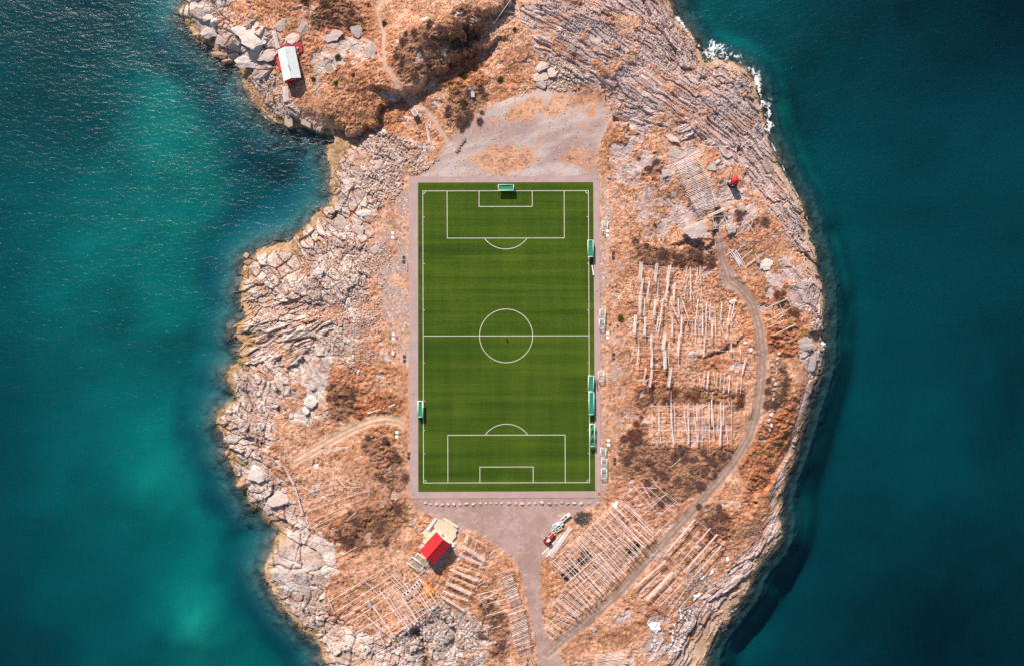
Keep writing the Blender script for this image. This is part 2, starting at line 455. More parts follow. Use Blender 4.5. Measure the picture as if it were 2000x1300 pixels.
# ------------------------------------------------------------------ material regions (photo outlines)
ROCKS = [
 [(985, -150), (985, 10), (1040, 70), (1055, 130), (1110, 172), (1180, 180), (1194, 228), (1250, 250), (1320, 270), (1390, 290), (1440, 325), (1490, 390), (1530, 440), (1565, 520), (1650, 520), (1650, -150)],
 [(300, -150), (300, 140), (548, 145), (540, 112), (532, 62), (500, 46), (455, 36), (440, 10), (490, -20), (430, -150)],
 [(450, 120), (550, 140), (556, 180), (575, 205), (612, 222), (645, 262), (700, 255), (745, 232), (770, 262), (830, 285), (862, 312), (826, 330), (792, 350), (760, 400), (745, 450), (752, 500), (730, 540), (700, 600), (690, 690), (640, 700), (600, 770), (560, 800), (530, 840), (520, 890), (545, 930), (588, 980), (610, 1040), (660, 1060), (650, 1100), (640, 1150), (650, 1195), (700, 1222), (740, 1248), (815, 1228), (845, 1190), (870, 1175), (885, 1195), (960, 1225), (945, 1270), (950, 1320), (900, 1420), (500, 1400), (380, 900), (380, 700), (430, 500), (600, 380)],
 [(1270, 1420), (1290, 1270), (1320, 1225), (1350, 1185), (1390, 1130), (1440, 1085), (1490, 1030), (1508, 985), (1535, 920), (1552, 870), (1565, 820), (1582, 760), (1570, 720), (1556, 690), (1560, 660), (1590, 640), (1575, 590), (1585, 540), (1660, 500), (1660, 900), (1560, 1150), (1400, 1420)],
 [(1196, 425), (1216, 430), (1208, 500), (1206, 560), (1196, 610), (1206, 690), (1203, 760), (1200, 830), (1186, 800), (1184, 700), (1190, 600), (1188, 520)],
]
OUTCROPS = [[(1180, 240), (1320, 260), (1400, 290), (1450, 330), (1500, 420), (1450, 470), (1330, 480), (1250, 480), (1190, 400), (1170, 320)],
            [(560, 690), (660, 690), (650, 830), (560, 850), (530, 800)], [(1250, 1190), (1340, 1190), (1310, 1300), (1240, 1300)],
            [(1480, 470), (1600, 500), (1600, 640), (1490, 590)], [(990, 30), (1060, 120), (1100, 175), (1040, 170), (985, 100)], [(600, 70), (740, 60), (740, 130), (600, 160)], [(1190, 640), (1230, 640), (1230, 900), (1190, 900)]]
RUBBLE = [[(640, 470), (700, 480), (760, 470), (765, 520), (740, 600), (745, 700), (690, 730), (650, 690), (600, 650), (590, 590), (620, 520)],
          [(740, 310), (860, 312), (826, 335), (795, 352), (765, 400), (720, 410), (700, 360)],
          [(1070, 110), (1110, 120), (1150, 165), (1110, 180), (1060, 175), (1055, 140)],
          [(800, 1225), (835, 1190), (870, 1170), (888, 1195), (955, 1225), (930, 1260), (850, 1270), (780, 1280), (745, 1262)]]
SHRUBBY = [[(1235, 470), (1300, 485), (1380, 480), (1405, 500), (1385, 522), (1300, 520), (1245, 520)],
           [(1240, 755), (1330, 750), (1440, 760), (1460, 780), (1440, 800), (1400, 785), (1260, 790), (1265, 830), (1250, 870), (1225, 860), (1245, 800)],
           [(1205, 850), (1270, 870), (1440, 870), (1430, 905), (1390, 945), (1340, 975), (1280, 985), (1250, 930), (1210, 920)],
           [(795, 60), (850, 45), (900, 60), (940, 85), (900, 115), (850, 150), (790, 168), (770, 140), (775, 90)],
           [(880, 10), (920, 5), (950, 40), (930, 90), (890, 60)], [(620, 0), (690, 0), (720, 60), (690, 70), (640, 50), (605, 60)],
           [(690, 850), (745, 845), (790, 900), (795, 960), (760, 960), (735, 910)], [(690, 990), (800, 975), (800, 1010), (760, 1060), (700, 1075), (650, 1050)],
           [(1345, 990), (1390, 975), (1425, 1000), (1420, 1050), (1390, 1050), (1360, 1030)], [(1500, 700), (1530, 690), (1545, 740), (1520, 800), (1495, 800)],
           [(1510, 570), (1560, 575), (1570, 620), (1530, 620)], [(870, 180), (940, 165), (960, 200), (920, 270), (870, 240)], [(640, 750), (690, 740), (700, 800), (650, 830)], [(930, 1150), (990, 1190), (1000, 1290), (960, 1290), (930, 1240)],
           [(1380, 405), (1450, 410), (1500, 430), (1480, 445), (1420, 430)], [(1240, 300), (1290, 300), (1300, 340), (1250, 340)]]
REDDISH = [[(1240, 485), (1340, 490), (1390, 500), (1380, 520), (1250, 520)], [(1240, 755), (1300, 748), (1440, 765), (1450, 790), (1390, 775), (1280, 785), (1255, 800)], [(600, 1040), (700, 1000), (800, 950), (800, 1000), (720, 1070), (640, 1080)],
           [(1490, 640), (1560, 600), (1590, 640), (1560, 700), (1500, 700)], [(1430, 880), (1560, 760), (1540, 880), (1480, 960), (1440, 930)], [(1390, 1000), (1450, 1010), (1420, 1060), (1380, 1050)], [(860, 100), (940, 90), (960, 160), (900, 190), (850, 160)], [(1250, 700), (1300, 700), (1320, 740), (1260, 760)], [(660, 780), (790, 760), (790, 830), (700, 830)]]
PATCHES = [[(925, 300), (960, 285), (1035, 285), (1045, 325), (1000, 340), (930, 335)], [(940, 245), (1000, 210), (1080, 180), (1180, 185), (1190, 230), (1140, 215), (1060, 225), (1000, 240)], [(1080, 300), (1160, 290), (1166, 320), (1100, 330)], [(745, 600), (790, 610), (795, 720), (770, 715)], [(760, 500), (795, 480), (795, 570), (770, 560)]]

m_rock = rmask(ROCKS, 7); m_out = rmask(OUTCROPS, 5); m_rub = rmask(RUBBLE, 4); m_shr = rmask(SHRUBBY, 4); m_red = rmask(REDDISH, 6)
m_lot = rmask([LOT_S, SPUR_E], 1); m_yard = rmask([YARD_N], 1); m_strip = rmask([STRIP_W, STRIP_E], 3); m_patch = rmask(PATCHES, 6)

# ------------------------------------------------------------------ fine height field
ST = 0.28
fx = np.arange(-140, 138, ST); fy = np.arange(-137, 137, ST)
FX, FY = np.meshgrid(fx, fy)
shape = FX.shape


def samp(A): return grid_sample(A, X0, Y0, CS, FX, FY).astype(np.float32)


sd0 = samp(SD_c)
keep = sd0 > -9.0
x = FX[keep].astype(np.float64); y = FY[keep].astype(np.float64)


def S(A): return grid_sample(A, X0, Y0, CS, x, y).astype(np.float32)


sd = S(SD_c) + (fbm(x / 5, y / 5, 3, 4) - 0.5) * 3.2 + (fbm(x / 1.3, y / 1.3, 5, 3) - 0.5) * 1.4
z = S(BASE_c)
n8 = fbm(x / 9, y / 9, 11, 4) - 0.5
n2 = fbm(x / 2.2, y / 2.2, 21, 4) - 0.5
n05 = fbm(x / 0.7, y / 0.7, 31, 2) - 0.5
flatk = np.clip(S(flatb) * 1.25, 0, 1)
droad = np.full(x.shape, 99.0, np.float32)
for pts, w in ROADS:
    droad = np.minimum(droad, (dist_line(UB(pts), x, y) - w).astype(np.float32))
roadk = 1 - sst(-0.1, 0.9, droad + n2 * 0.8)
dtw = dist_line(UB(TRACK_W), x, y).astype(np.float32)
wet = sd0[keep]
rock = sst(0.38, 0.60, S(m_rock) + n2 * 0.95 + n8 * 0.75 + n05 * .25)
rock = np.maximum(rock, sst(0.62, 0.72, S(m_out) * (0.30 + fbm(x / 3.5 + 5, y / 3.5, 41, 4) * 0.85)))
rock = np.maximum(rock, sst(.69, .74, fbm(x / 4.5 + 31, y / 2.8 - 7, 45, 4)) * sst(9, 14, sd))
rock = np.maximum(rock, 1 - sst(2.0, 4.5, sd + n2 * 2))
# slender ribs of rock in the turf along the shore
rock = rock * (1 - np.clip(flatk * 1.6, 0, 1)) * (1 - roadk)
turf_in_rock = sst(0.60, 0.70, fbm(x / 6, y / 6, 51, 4)) * sst(7, 16, sd) * 0.9
rock *= 1 - turf_in_rock

# rock fabric, by zones with a strike direction each: photo place, direction, cell length, cell width, relief
ZONES = [(1090, 20, 1, .55, 8.5, 1.0, .7), (1200, 90, 1, .66, 9.0, 1.0, .75), (1300, 190, 1, .66, 11.0, 1.1, .6), (1400, 230, 1, .80, 9.5, 1.0, .65), (1340, 60, .8, 1, 5, 1.1, .8), (1420, 120, 1, .8, 3.0, 1.5, .9), (1500, 330, 1, 1.25, 6.5, 1.2, .75), (1250, 270, 1, .35, 5.0, 1.0, .6),
         (1330, 310, 1, -.35, 4.5, 1.3, .6), (1560, 470, .75, 1, 5.0, 1.3, .9), (1595, 620, .35, 1, 4.5, 2.0, 1.1), (1585, 740, -.3, 1, 5.0, 2.2, 1.0), (1500, 1040, -.75, 1, 5, 1.2, .9), (1440, 1140, -1, .75, 4.6, 1.3, .9), (1380, 1240, -.5, 1, 6.0, 1.4, 1.0),
         (440, 50, 1, .45, 6.5, 4.5, 1.5), (500, 110, 1, -.35, 7.0, 4.0, 1.4), (510, 190, .5, 1, 3.2, 1.2, .7), (620, 230, 1, .6, 3.2, 1.6, 1.0), (700, 310, .75, 1, 4.0, 1.3, .6), (690, 420, .8, 1, 5.0, 2.6, 1.0), (630, 470, .7, 1, 5.5, 2.2, .9), (545, 530, .8, 1, 7.0, 3.8, 1.1),
         (520, 610, 1, -.25, 5.5, 1.6, .8), (530, 680, 1, -.45, 6.5, 1.3, .9), (520, 750, .55, 1, 5.0, 2.2, .8), (450, 830, 1, .25, 4.2, 2.0, 1.1), (490, 800, .3, 1, 4.0, 1.6, .9), (480, 920, 1, .6, 4.6, 3.2, 1.2), (560, 980, 1, .5, 4.2, 2.4, 1.0), (590, 1100, 1, .55, 9.0, 5.5, .7), (560, 1180, .8, 1, 3.8, 2.0, 1.0),
         (660, 1230, 1, .45, 4.6, 3.0, 1.1), (780, 1260, 1, .3, 2.6, 1.8, .8), (900, 1240, .5, 1, 3, 2, .6), (1200, 700, .3, 1, 4.0, 1.0, .5), (1250, 400, .8, 1, 4.5, 1.0, .6), (1400, 430, 1, -.3, 3.0, 1.6, .7), (640, 110, 1, .4, 4, 3, .8), (600, 760, .6, 1, 4.5, 2.0, .6)]
zc = UB([(a[0], a[1]) for a in ZONES])
wx = x + (fbm(x / 7, y / 7, 61, 3) - 0.5) * 9; wy = y + (fbm(x / 7, y / 7, 67, 3) - 0.5) * 9
zi = np.zeros(x.shape, np.int32); zb = np.full(x.shape, 1e9)
for i, c in enumerate(zc):
    d = (wx - c[0]) ** 2 + (wy - c[1]) ** 2
    t = d < zb; zi[t] = i; zb[t] = d[t]
rz_ = np.zeros(x.shape, np.float32); blockid = np.zeros(x.shape, np.float32); lam = np.zeros(x.shape, np.float32)
for i, (_, _, dx, dy, cl, cw, rel) in enumerate(ZONES):
    t = (zi == i) & (rock > 0.01)
    if not t.any(): continue
    L = math.hypot(dx, dy); c, s = dx / L, -dy / L
    xx, yy = x[t], y[t]
    xx = xx + (fbm(xx / 4, yy / 4, 71, 2) - 0.5) * 1.6; yy = yy + (fbm(xx / 4, yy / 4, 73, 2) - 0.5) * 1.6
    u = xx * c + yy * s; v = -xx * s + yy * c
    f1, f2, a, b, du, dv = vor(u / cl, v / cw, 100 + i)
    h = (a - 0.5) * 0.95 + du * (b - 0.5) * 0.8 + dv * (hsh((a * 9999).astype(np.int64), (b * 9999).astype(np.int64), 5) - 0.35) * 0.9
    crack = np.exp(-((f2 - f1) / 0.06) ** 2)
    h = h - 0.9 * crack * sst(.3, .55, fbm(xx / 6, yy / 6, 87, 2))
    g1, g2, a2, b2, _, _ = vor(u / (cl * 0.36), v / (cw * 0.38), 300 + i)
    h = h + (a2 - 0.5) * 0.26 - 0.28 * np.exp(-((g2 - g1) / 0.11) ** 2) * sst(0.35, 0.6, fbm(xx / 5, yy / 5, 83, 2))
    ln = fbm(u / (cl * 2.0), v / 0.5, 91, 3) - 0.5
    h = h + ln * 0.5 * (1.5 / (0.5 + cw)) - .45 * sst(.66, .74, noise(u / (cl * 2.2), v / 0.75, 95)) * (cw < 1.45)
    k1, k2, ka, kb2, ku, kv = vor(u / (cl * 1.9), v / (cw * 2.8), 700 + i)
    h = h + (ka - .5) * 1.5 + kv * (kb2 - .5) * 1.6 - .5 * np.exp(-((k2 - k1) / .05) ** 2)
    rz_[t] = h * rel; blockid[t] = a * 0.6 + a2 * 0.4; lam[t] = ln
rockamp = 0.35 + 0.65 * sst(0.2, 0.9, S(m_rock))
turfy = (1 - rock) * (1 - np.clip(flatk, 0, 1)) * (1 - roadk)
shr = sst(0.35, 0.65, S(m_shr) + n2 * 0.5 + n8 * 0.4) * turfy
red = sst(0.35, 0.65, S(m_red) * 0.95 + n2 * 0.7 + n8 * 0.5) * turfy
f1, f2, tc1, tc2, _, _ = vor(x / 0.95 + n2 * 0.6, y / 0.8 + n05 * 0.5, 500)
tuft = np.clip(1 - f1 * 1.4, 0, 1)
f1b, f2b, _, _, _, _ = vor(x / 2.4 + n2 * 2.2 + n8 * 3, y / 1.7 + n05 * .5 - n8 * 3, 510)
hummock = np.clip(1 - f1b * 1.15, 0, 1)
big0 = fbm(x / 14, y / 14, 601, 4)
tk = turfy * sst(1.0, 2.6, dtw) * sst(0.2, 2.0, droad) * sst(1.0, 0.4, flatk)
z = z + n8 * 2.3 * (1 - np.clip(flatk * 1.3, 0, 1)) * (1 - roadk * 0.7) * sst(-2, 6, sd)
z = z + tk * (n2 * 0.5 + tuft * 0.20 * (0.6 + tc1 * 0.8) * sst(.35, .55, fbm(x / 5, y / 5, 607, 3)) + n05 * 0.24 + hummock * (0.10 + 0.55 * np.maximum(red, shr) + .5 * sst(.5, .62, big0)))
z = z + rock * rockamp * rz_ * (0.45 + 0.55 * sst(-1.0, 3.0, sd)) + rock * n05 * 0.16
z = z + (1 - turfy) * (1 - rock) * (n05 * 0.05 + n2 * 0.12)
z = z - 0.18 * roadk * (droad < 3)
z = np.where(flatk > 0.98, np.minimum(z, 0.02 + n2 * 0.1 + S(BASE_c) * 0.9), z)
# shore follows the traced line: land stays above the sea, sea bed below it
z = np.where(sd > 0.4, np.maximum(z, SL + 0.12 + np.clip(sd - 0.4, 0, 1) * 0.25), z)
z = np.where(sd < -0.4, np.minimum(z, SL - 0.10 + np.clip(sd + 0.4, -6, 0) * 0.16), z)
z = np.where(wet < -.8, z * (1 - sst(-.8, -4.5, wet)) + (SL - 0.6 + wet * 0.38 - np.maximum(-wet - 6, 0) * (.22 + .4 * sst(-20, 30, x))) * sst(-.8, -4.5, wet) + n2 * .8 + n8, z)
# a narrow tidal gully at the south shore
gl = dist_line(UB([(838, 1330), (832, 1290), (826, 1262), (812, 1240)]), x, y)
z = z - 4.0 * np.exp(-(gl / 2.0) ** 2)
gl2 = dist_line(UB([(886, 1262), (888, 1235), (872, 1218), (858, 1208)]), x, y)
z = z - 1.3 * np.exp(-(gl2 / 0.9) ** 2)

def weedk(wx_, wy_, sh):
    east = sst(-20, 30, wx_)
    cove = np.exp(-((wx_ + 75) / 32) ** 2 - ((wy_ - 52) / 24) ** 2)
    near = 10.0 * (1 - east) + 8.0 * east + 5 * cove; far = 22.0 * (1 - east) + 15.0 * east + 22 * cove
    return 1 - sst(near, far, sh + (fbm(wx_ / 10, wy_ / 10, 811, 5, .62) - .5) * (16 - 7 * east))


# ------------------------------------------------------------------ ground colours (albedo only)
C = lambda *a: np.array(a, np.float32)
big = fbm(x / 14, y / 14, 601, 4); mid = fbm(x / 3.0, y / 3.0, 611, 4); fin = fbm(x / 0.8, y / 0.8, 621, 3); fin2 = noise(x / 0.42, y / 0.42, 631)
streak = fbm(x / 2.2 + y / 5, y / 0.5 - x / 9, 641, 3)
grass = mixc(C(.52, .25, .148), C(.68, .395, .26), sst(.30, .68, mid * 0.4 + streak * 0.6))
grass = mixc(grass, C(.50, .20, .088), sst(.44, .66, big) * 0.6)
grass = mixc(grass, C(.72, .44, .28), sst(.60, .76, fin) * 0.5)
grass = mixc(grass, C(.22, .075, .032), sst(.60, .75, fbm(x / 1.1, y / 0.8, 651, 3)) * (0.32 + 0.45 * sst(.45, .7, big)))
grass = mixc(grass, C(.13, .055, .03), (1 - sst(.26, .38, fin)) * 0.7)
redc = mixc(C(.34, .115, .05), C(.20, .05, .022), sst(.4, .65, mid))
redc = mixc(redc, C(.52, .22, .09), sst(.52, .66, fin) * 0.8)
grass = mixc(grass, redc, np.clip(red + .5 * turfy * sst(.53, .66, fbm(x / 10 + 40, y / 8, 609, 5)), 0, 1) * 0.8)
shc = mixc(C(.19, .095, .062), C(.32, .16, .09), sst(.4, .65, mid * .5 + fin * .5))
grass = mixc(grass, shc, shr * 0.85)
grass = mixc(grass, C(.20, .15, .035), sst(.66, .74, fbm(x / 2.6, y / 2.6, 661, 3)) * 0.45)
twk = (1 - sst(1.3, 2.4, dtw + n2)) * turfy
grass = mixc(grass, C(.70, .47, .32), twk * 0.9); grass = mixc(grass, C(.38, .22, .13), (1 - sst(.2, .5, np.abs(dtw - 0.8))) * twk * 0.7)
# rock
pinkzone = sst(900, 1100, 1000 + x * 5.68)          # the east side is mauve, the west side paler
rk_w = mixc(C(.47, .335, .275), C(.66, .54, .47), sst(.3, .7, blockid * .6 + mid * .4))
rk_e = mixc(C(.42, .30, .27), C(.58, .445, .405), sst(.3, .7, blockid * .5 + mid * .5))
rk = mixc(rk_w, rk_e, pinkzone)
rk = mixc(rk, C(.40, .36, .35), sst(.55, .75, big) * 0.45)
rk = mixc(rk, C(.30, .19, .15), sst(.08, .30, -lam) * 0.55)
rk = mixc(rk, C(.48, .22, .11), sst(.56, .72, fbm(x / 3.5, y / 3.5, 671, 5)) * 0.55)
rk = mixc(rk, C(.20, .17, .16), sst(.66, .78, fbm(x / 1.6, y / 1.6, 681, 3)) * 0.6)
tan = mixc(C(.40, .235, .125), C(.50, .33, .20), sst(.4, .6, mid)); tan = mixc(tan, C(.15, .11, .03), sst(.52, .68, fin) * sst(.4, .7, big + .1) * .8)
tideh = SL + 1.0 + n8 * 1.6
rk = mixc(rk, tan, (1 - sst(tideh - .2, tideh + .7, z)) * (1 - 0.35 * pinkzone))
colr = mixc(grass, rk, rock)
# gravel, lot, yard
gv = mixc(C(.40, .27, .225), C(.48, .345, .30), sst(.3, .7, mid * .5 + fin * .5)); gv = mixc(gv, C(.66, .54, .48), sst(.80, .9, fin2) * .7)
yard = mixc(C(.375, .255, .225), C(.52, .42, .385), sst(.35, .75, fbm((x + y * .3) / 12, (y - x * .3) / 3.5, 691, 5)))
yard = mixc(yard, C(.55, .44, .40), sst(.72, .84, fin2) * .4)
yard = mixc(yard, grass, sst(.30, .75, S(m_patch) * 1.15 + (mid - .5) * 1.1 + (fin - .5) * .6) * .95)
yard = mixc(yard, C(.52, .28, .16), sst(.52, .75, mid * .6 + fin * .4) * .5)
lk = sst(.35, .6, S(m_lot) + n05 * .3 + n2 * .2); yk = sst(.35, .6, S(m_yard) + n05 * .3 + n2 * .4); sk = sst(.3, .7, S(m_strip) + n2 * .5)
lotc = mixc(gv * 0.88 * C(1.04, .98, 1.0), C(.30, .19, .145), sst(.5, .7, fbm(x / 5, y / 5, 701, 4)) * .5)
tx, ty = U(1022, 1050); rr = np.hypot(x - tx, y - ty)
lotc = mixc(lotc, C(.27, .18, .145), (sst(.52, .62, noise(rr / 0.35, rr * 0 + 3, 711)) * sst(1.5, 3, rr) * (1 - sst(6, 9, rr))) * sst(.4, .6, fbm(x / 3, y / 3, 713, 3)) * .55)
strc = mixc(gv * .95, grass, sst(.28, .62, mid * .5 + fin * .2 + n8 + .12)); strc = mixc(strc, C(.70, .58, .52), sst(.72, .85, fin2) * .6)
colr = mixc(colr, strc, sk * (1 - rock * .5))
colr = mixc(colr, lotc, lk); colr = mixc(colr, yard, yk)
rdc = mixc(C(.32, .205, .155), C(.43, .30, .24), sst(.35, .65, fin * .6 + mid * .4))
center = np.abs(droad + 1.25)
rdc = mixc(rdc, C(.23, .145, .105), (1 - sst(.1, .45, np.abs(droad + 0.55))) * .6)
dNp = np.minimum(dist_line(UB(PATH_N), x, y), dist_line(UB(PATH_N2), x, y))
rdc = mixc(rdc, C(.50, .35, .27), (1 - sst(1.0, 2.0, dNp)))
colr = mixc(colr, rdc, np.clip(roadk, 0, 1))
# dark patch of soot by the lot
bx, by = U(1139, 1013); bp_ = (1 - sst(1.6, 3.0, np.hypot((x - bx) * .75, y - by) + n2 * 4.0 + n05 * 1.5)) * (rr > 0)
colr = mixc(colr, C(.045, .045, .05), bp_)
# sea bed: weed near the shore, then sand
weed = mixc(C(.07, .07, .068), C(.15, .13, .12), sst(.40, .65, mid))
weed = mixc(weed, C(.15, .15, .155), sst(-3, -7, wet))
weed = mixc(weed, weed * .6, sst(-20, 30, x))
weed = mixc(C(.05, .31, .225) + 0 * weed, weed, weedk(x, y, -wet))
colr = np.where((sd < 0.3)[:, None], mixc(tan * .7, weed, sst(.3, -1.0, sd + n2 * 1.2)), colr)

Z = np.zeros(shape, np.float32); Z[keep] = z; Z[~keep] = samp(BASE_c)[~keep]
ROCKM = np.zeros(shape, np.float32); ROCKM[keep] = rock
idx = np.full(shape, -1, np.int64); idx[keep] = np.arange(keep.sum())


def hz(px, py):
    """ground height at world x, y"""
    return float(grid_sample(Z, fx[0], fy[0], ST, np.array([px]), np.array([py]))[0])


def G(px, py, dz=0.0):
    """photo point -> 3D point at dz above the ground there"""
    zz = -0.5
    for _ in range(4):
        a, b = U(px, py, zz + dz); zz = hz(float(a), float(b))
    a, b = U(px, py, zz + dz)
    return Vector((float(a), float(b), zz + dz))


verts = np.stack([x, y, z], 1)
q = np.stack([idx[:-1, :-1], idx[:-1, 1:], idx[1:, 1:], idx[1:, :-1]], -1).reshape(-1, 4)
q = q[(q >= 0).all(1)]
# leave out what the pitch covers
ax, ay = np.array(U([802, 1168], [968, 349], 0.0))
qx = x[q[:, 0]]; qy = y[q[:, 0]]
q = q[~((qx > ax[0] + .4) & (qx < ax[1] - .7) & (qy > ay[0] + .4) & (qy < ay[1] - .6))]
cls = np.zeros(len(x), np.int8)
cls[lk > 0.5] = 1; cls[(yk > 0.5) & (cls == 0)] = 2
dE = dist_line(UB(TRACK_E), x, y); dN = np.minimum(dist_line(UB(PATH_N), x, y), dist_line(UB(PATH_N2), x, y))
cls[(roadk > 0.5) & (dE < 2.2) & (cls == 0)] = 3; cls[(roadk > 0.5) & (dN < 1.5) & (cls == 0)] = 4
fc = cls[q[:, 0]]
for k_, nm, mt in ((0, 'island_terrain', 'ground'), (1, 'gravel_lot', 'gravel'), (2, 'gravel_yard', 'gravel'), (3, 'gravel_road', 'gravel'), (4, 'footpath', 'gravel')):
    qq = q[fc == k_]; used, inv = np.unique(qq, return_inverse=True)
    me = np_mesh(nm, verts[used], inv.reshape(-1, 4), colr[used], smooth=(k_ != 0))
    tag(new(nm, me, M[mt]), kind='structure')

# ------------------------------------------------------------------ sea bed and sea
bxs = np.concatenate([np.arange(-900, -210, 15.0), np.arange(-210, 210, 2.0), np.arange(210, 901, 15.0)])
bys = np.concatenate([np.arange(-800, -170, 15.0), np.arange(-170, 170, 2.0), np.arange(170, 801, 15.0)])
BX, BY = np.meshgrid(bxs, bys)
sdb = dist_line(COAST, BX, BY, True) * np.where(inside(COAST, BX, BY), 1, -1)
SHOALS = [(290, 470, 190, 170, 4.2), (350, 250, 150, 120, 3.0), (120, 620, 130, 130, 2.0), (385, 1240, 80, 130, 5.8), (320, 900, 110, 170, 3.0), (410, 1050, 40, 80, 2.0), (200, 1000, 120, 120, 1.5), (1500, 1280, 60, 50, 2.0), (1700, 700, 70, 350, 1.5), (1600, 60, 100, 90, 1.5), (350, 640, 80, 70, 2.0)]
depth = 10.8 + 5.2 * sst(0, 1, (BX - 40) / 70) + 3.0 * sst(0, 1, (-120 - BX) / 70) + (fbm(BX / 40, BY / 40, 801, 3) - .5) * 5.0
depth += (1.8 + 4.6 * (BX > 0)) * sst(50, 125, np.abs(BY)) * sst(90, 175, np.abs(BX))  # corners made deeper so the water darkens there, imitating lens vignetting
wob = (fbm(BX / 60, BY / 60, 841, 4) - .5)
for a, b, ra, rb, dd in SHOALS:
    sx, sy = U(a, b, SL - 8); depth -= dd * (.45 + 1.1 * fbm(BX / 26 + a, BY / 26, 831, 5, .6)) * np.exp(-((BX - sx) / (ra / 5.68)) ** 2 - ((BY - sy) / (rb / 5.68)) ** 2)
shore = np.clip(-sdb, 0, None)
bz = SL - np.minimum(depth, 0.6 + shore * 0.38 + np.maximum(shore - 6, 0) * (.22 + .4 * sst(-20, 30, BX)))
bz = np.where(sdb > -7.5, np.minimum(bz, SL - 4.4), bz); bz = np.where(sdb > 4, SL - 9, bz)
sand = np.broadcast_to(C(.05, .31, .225), BX.shape + (3,)).copy()
wd = weedk(BX, BY, shore)
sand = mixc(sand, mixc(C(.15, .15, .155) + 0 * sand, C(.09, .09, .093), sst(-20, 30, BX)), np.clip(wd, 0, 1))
sand = mixc(sand, C(.07, .16, .135), sst(.45, .75, fbm(BX / 30, BY / 30, 821, 4)) * .5 * (1 - wd))
n_, m_ = BX.shape; ii = np.arange(n_ * m_).reshape(n_, m_)
qs = np.stack([ii[:-1, :-1], ii[:-1, 1:], ii[1:, 1:], ii[1:, :-1]], -1).reshape(-1, 4)
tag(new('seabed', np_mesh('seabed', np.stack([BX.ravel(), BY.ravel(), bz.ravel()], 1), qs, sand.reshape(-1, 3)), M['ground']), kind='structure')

wm = bpy.data.materials.new('sea_water'); wm.use_nodes = True; nt = wm.node_tree; nt.nodes.clear()
out = nt.nodes.new('ShaderNodeOutputMaterial')
tc = nt.nodes.new('ShaderNodeTexCoord')
mp = nt.nodes.new('ShaderNodeMapping'); mp.inputs['Rotation'].default_value = (0, 0, math.radians(-35)); mp.inputs['Scale'].default_value = (0.55, 1.25, 1)
nt.links.new(tc.outputs['Object'], mp.inputs['Vector'])
na = nt.nodes.new('ShaderNodeTexNoise'); na.inputs['Scale'].default_value = 0.75; na.inputs['Detail'].default_value = 5; na.inputs['Roughness'].default_value = 0.62; na.inputs['Distortion'].default_value = 0.4
nb = nt.nodes.new('ShaderNodeTexNoise'); nb.inputs['Scale'].default_value = 0.10; nb.inputs['Detail'].default_value = 3
nt.links.new(mp.outputs[0], na.inputs['Vector']); nt.links.new(mp.outputs[0], nb.inputs['Vector'])
b1 = nt.nodes.new('ShaderNodeBump'); b1.inputs['Strength'].default_value = 1.0; b1.inputs['Distance'].default_value = 0.26
b2 = nt.nodes.new('ShaderNodeBump'); b2.inputs['Strength'].default_value = 0.8; b2.inputs['Distance'].default_value = 0.8
nt.links.new(na.outputs[0], b1.inputs['Height']); nt.links.new(nb.outputs[0], b2.inputs['Height']); nt.links.new(b2.outputs[0], b1.inputs['Normal'])
lw = nt.nodes.new('ShaderNodeLayerWeight'); lw.inputs['Blend'].default_value = 0.5; nt.links.new(b1.outputs[0], lw.inputs['Normal'])
pw = nt.nodes.new('ShaderNodeMath'); pw.operation = 'POWER'; pw.inputs[1].default_value = 5.0; nt.links.new(lw.outputs['Facing'], pw.inputs[0])
fr = nt.nodes.new('ShaderNodeMath'); fr.operation = 'MULTIPLY_ADD'; fr.inputs[1].default_value = 0.98; fr.inputs[2].default_value = 0.021; nt.links.new(pw.outputs[0], fr.inputs[0])
gl_ = nt.nodes.new('ShaderNodeBsdfGlossy'); gl_.inputs['Roughness'].default_value = 0.23; nt.links.new(b1.outputs[0], gl_.inputs['Normal'])
tr = nt.nodes.new('ShaderNodeBsdfTransparent')
ms = nt.nodes.new('ShaderNodeMixShader'); nt.links.new(fr.outputs[0], ms.inputs[0]); nt.links.new(tr.outputs[0], ms.inputs[1]); nt.links.new(gl_.outputs[0], ms.inputs[2])
nt.links.new(ms.outputs[0], out.inputs['Surface'])
va = nt.nodes.new('ShaderNodeVolumeAbsorption'); va.inputs['Density'].default_value = 0.22
va.inputs['Color'].default_value = (0.0, 1 - 0.047 / 0.22, 1 - 0.0345 / 0.22, 1)
nt.links.new(va.outputs[0], out.inputs['Volume'])
mb = MB(); mb.box((0, 0, SL - 20), (1700, 1500, 40)); sea = mb.build('sea', wm); tag(sea, kind='structure')

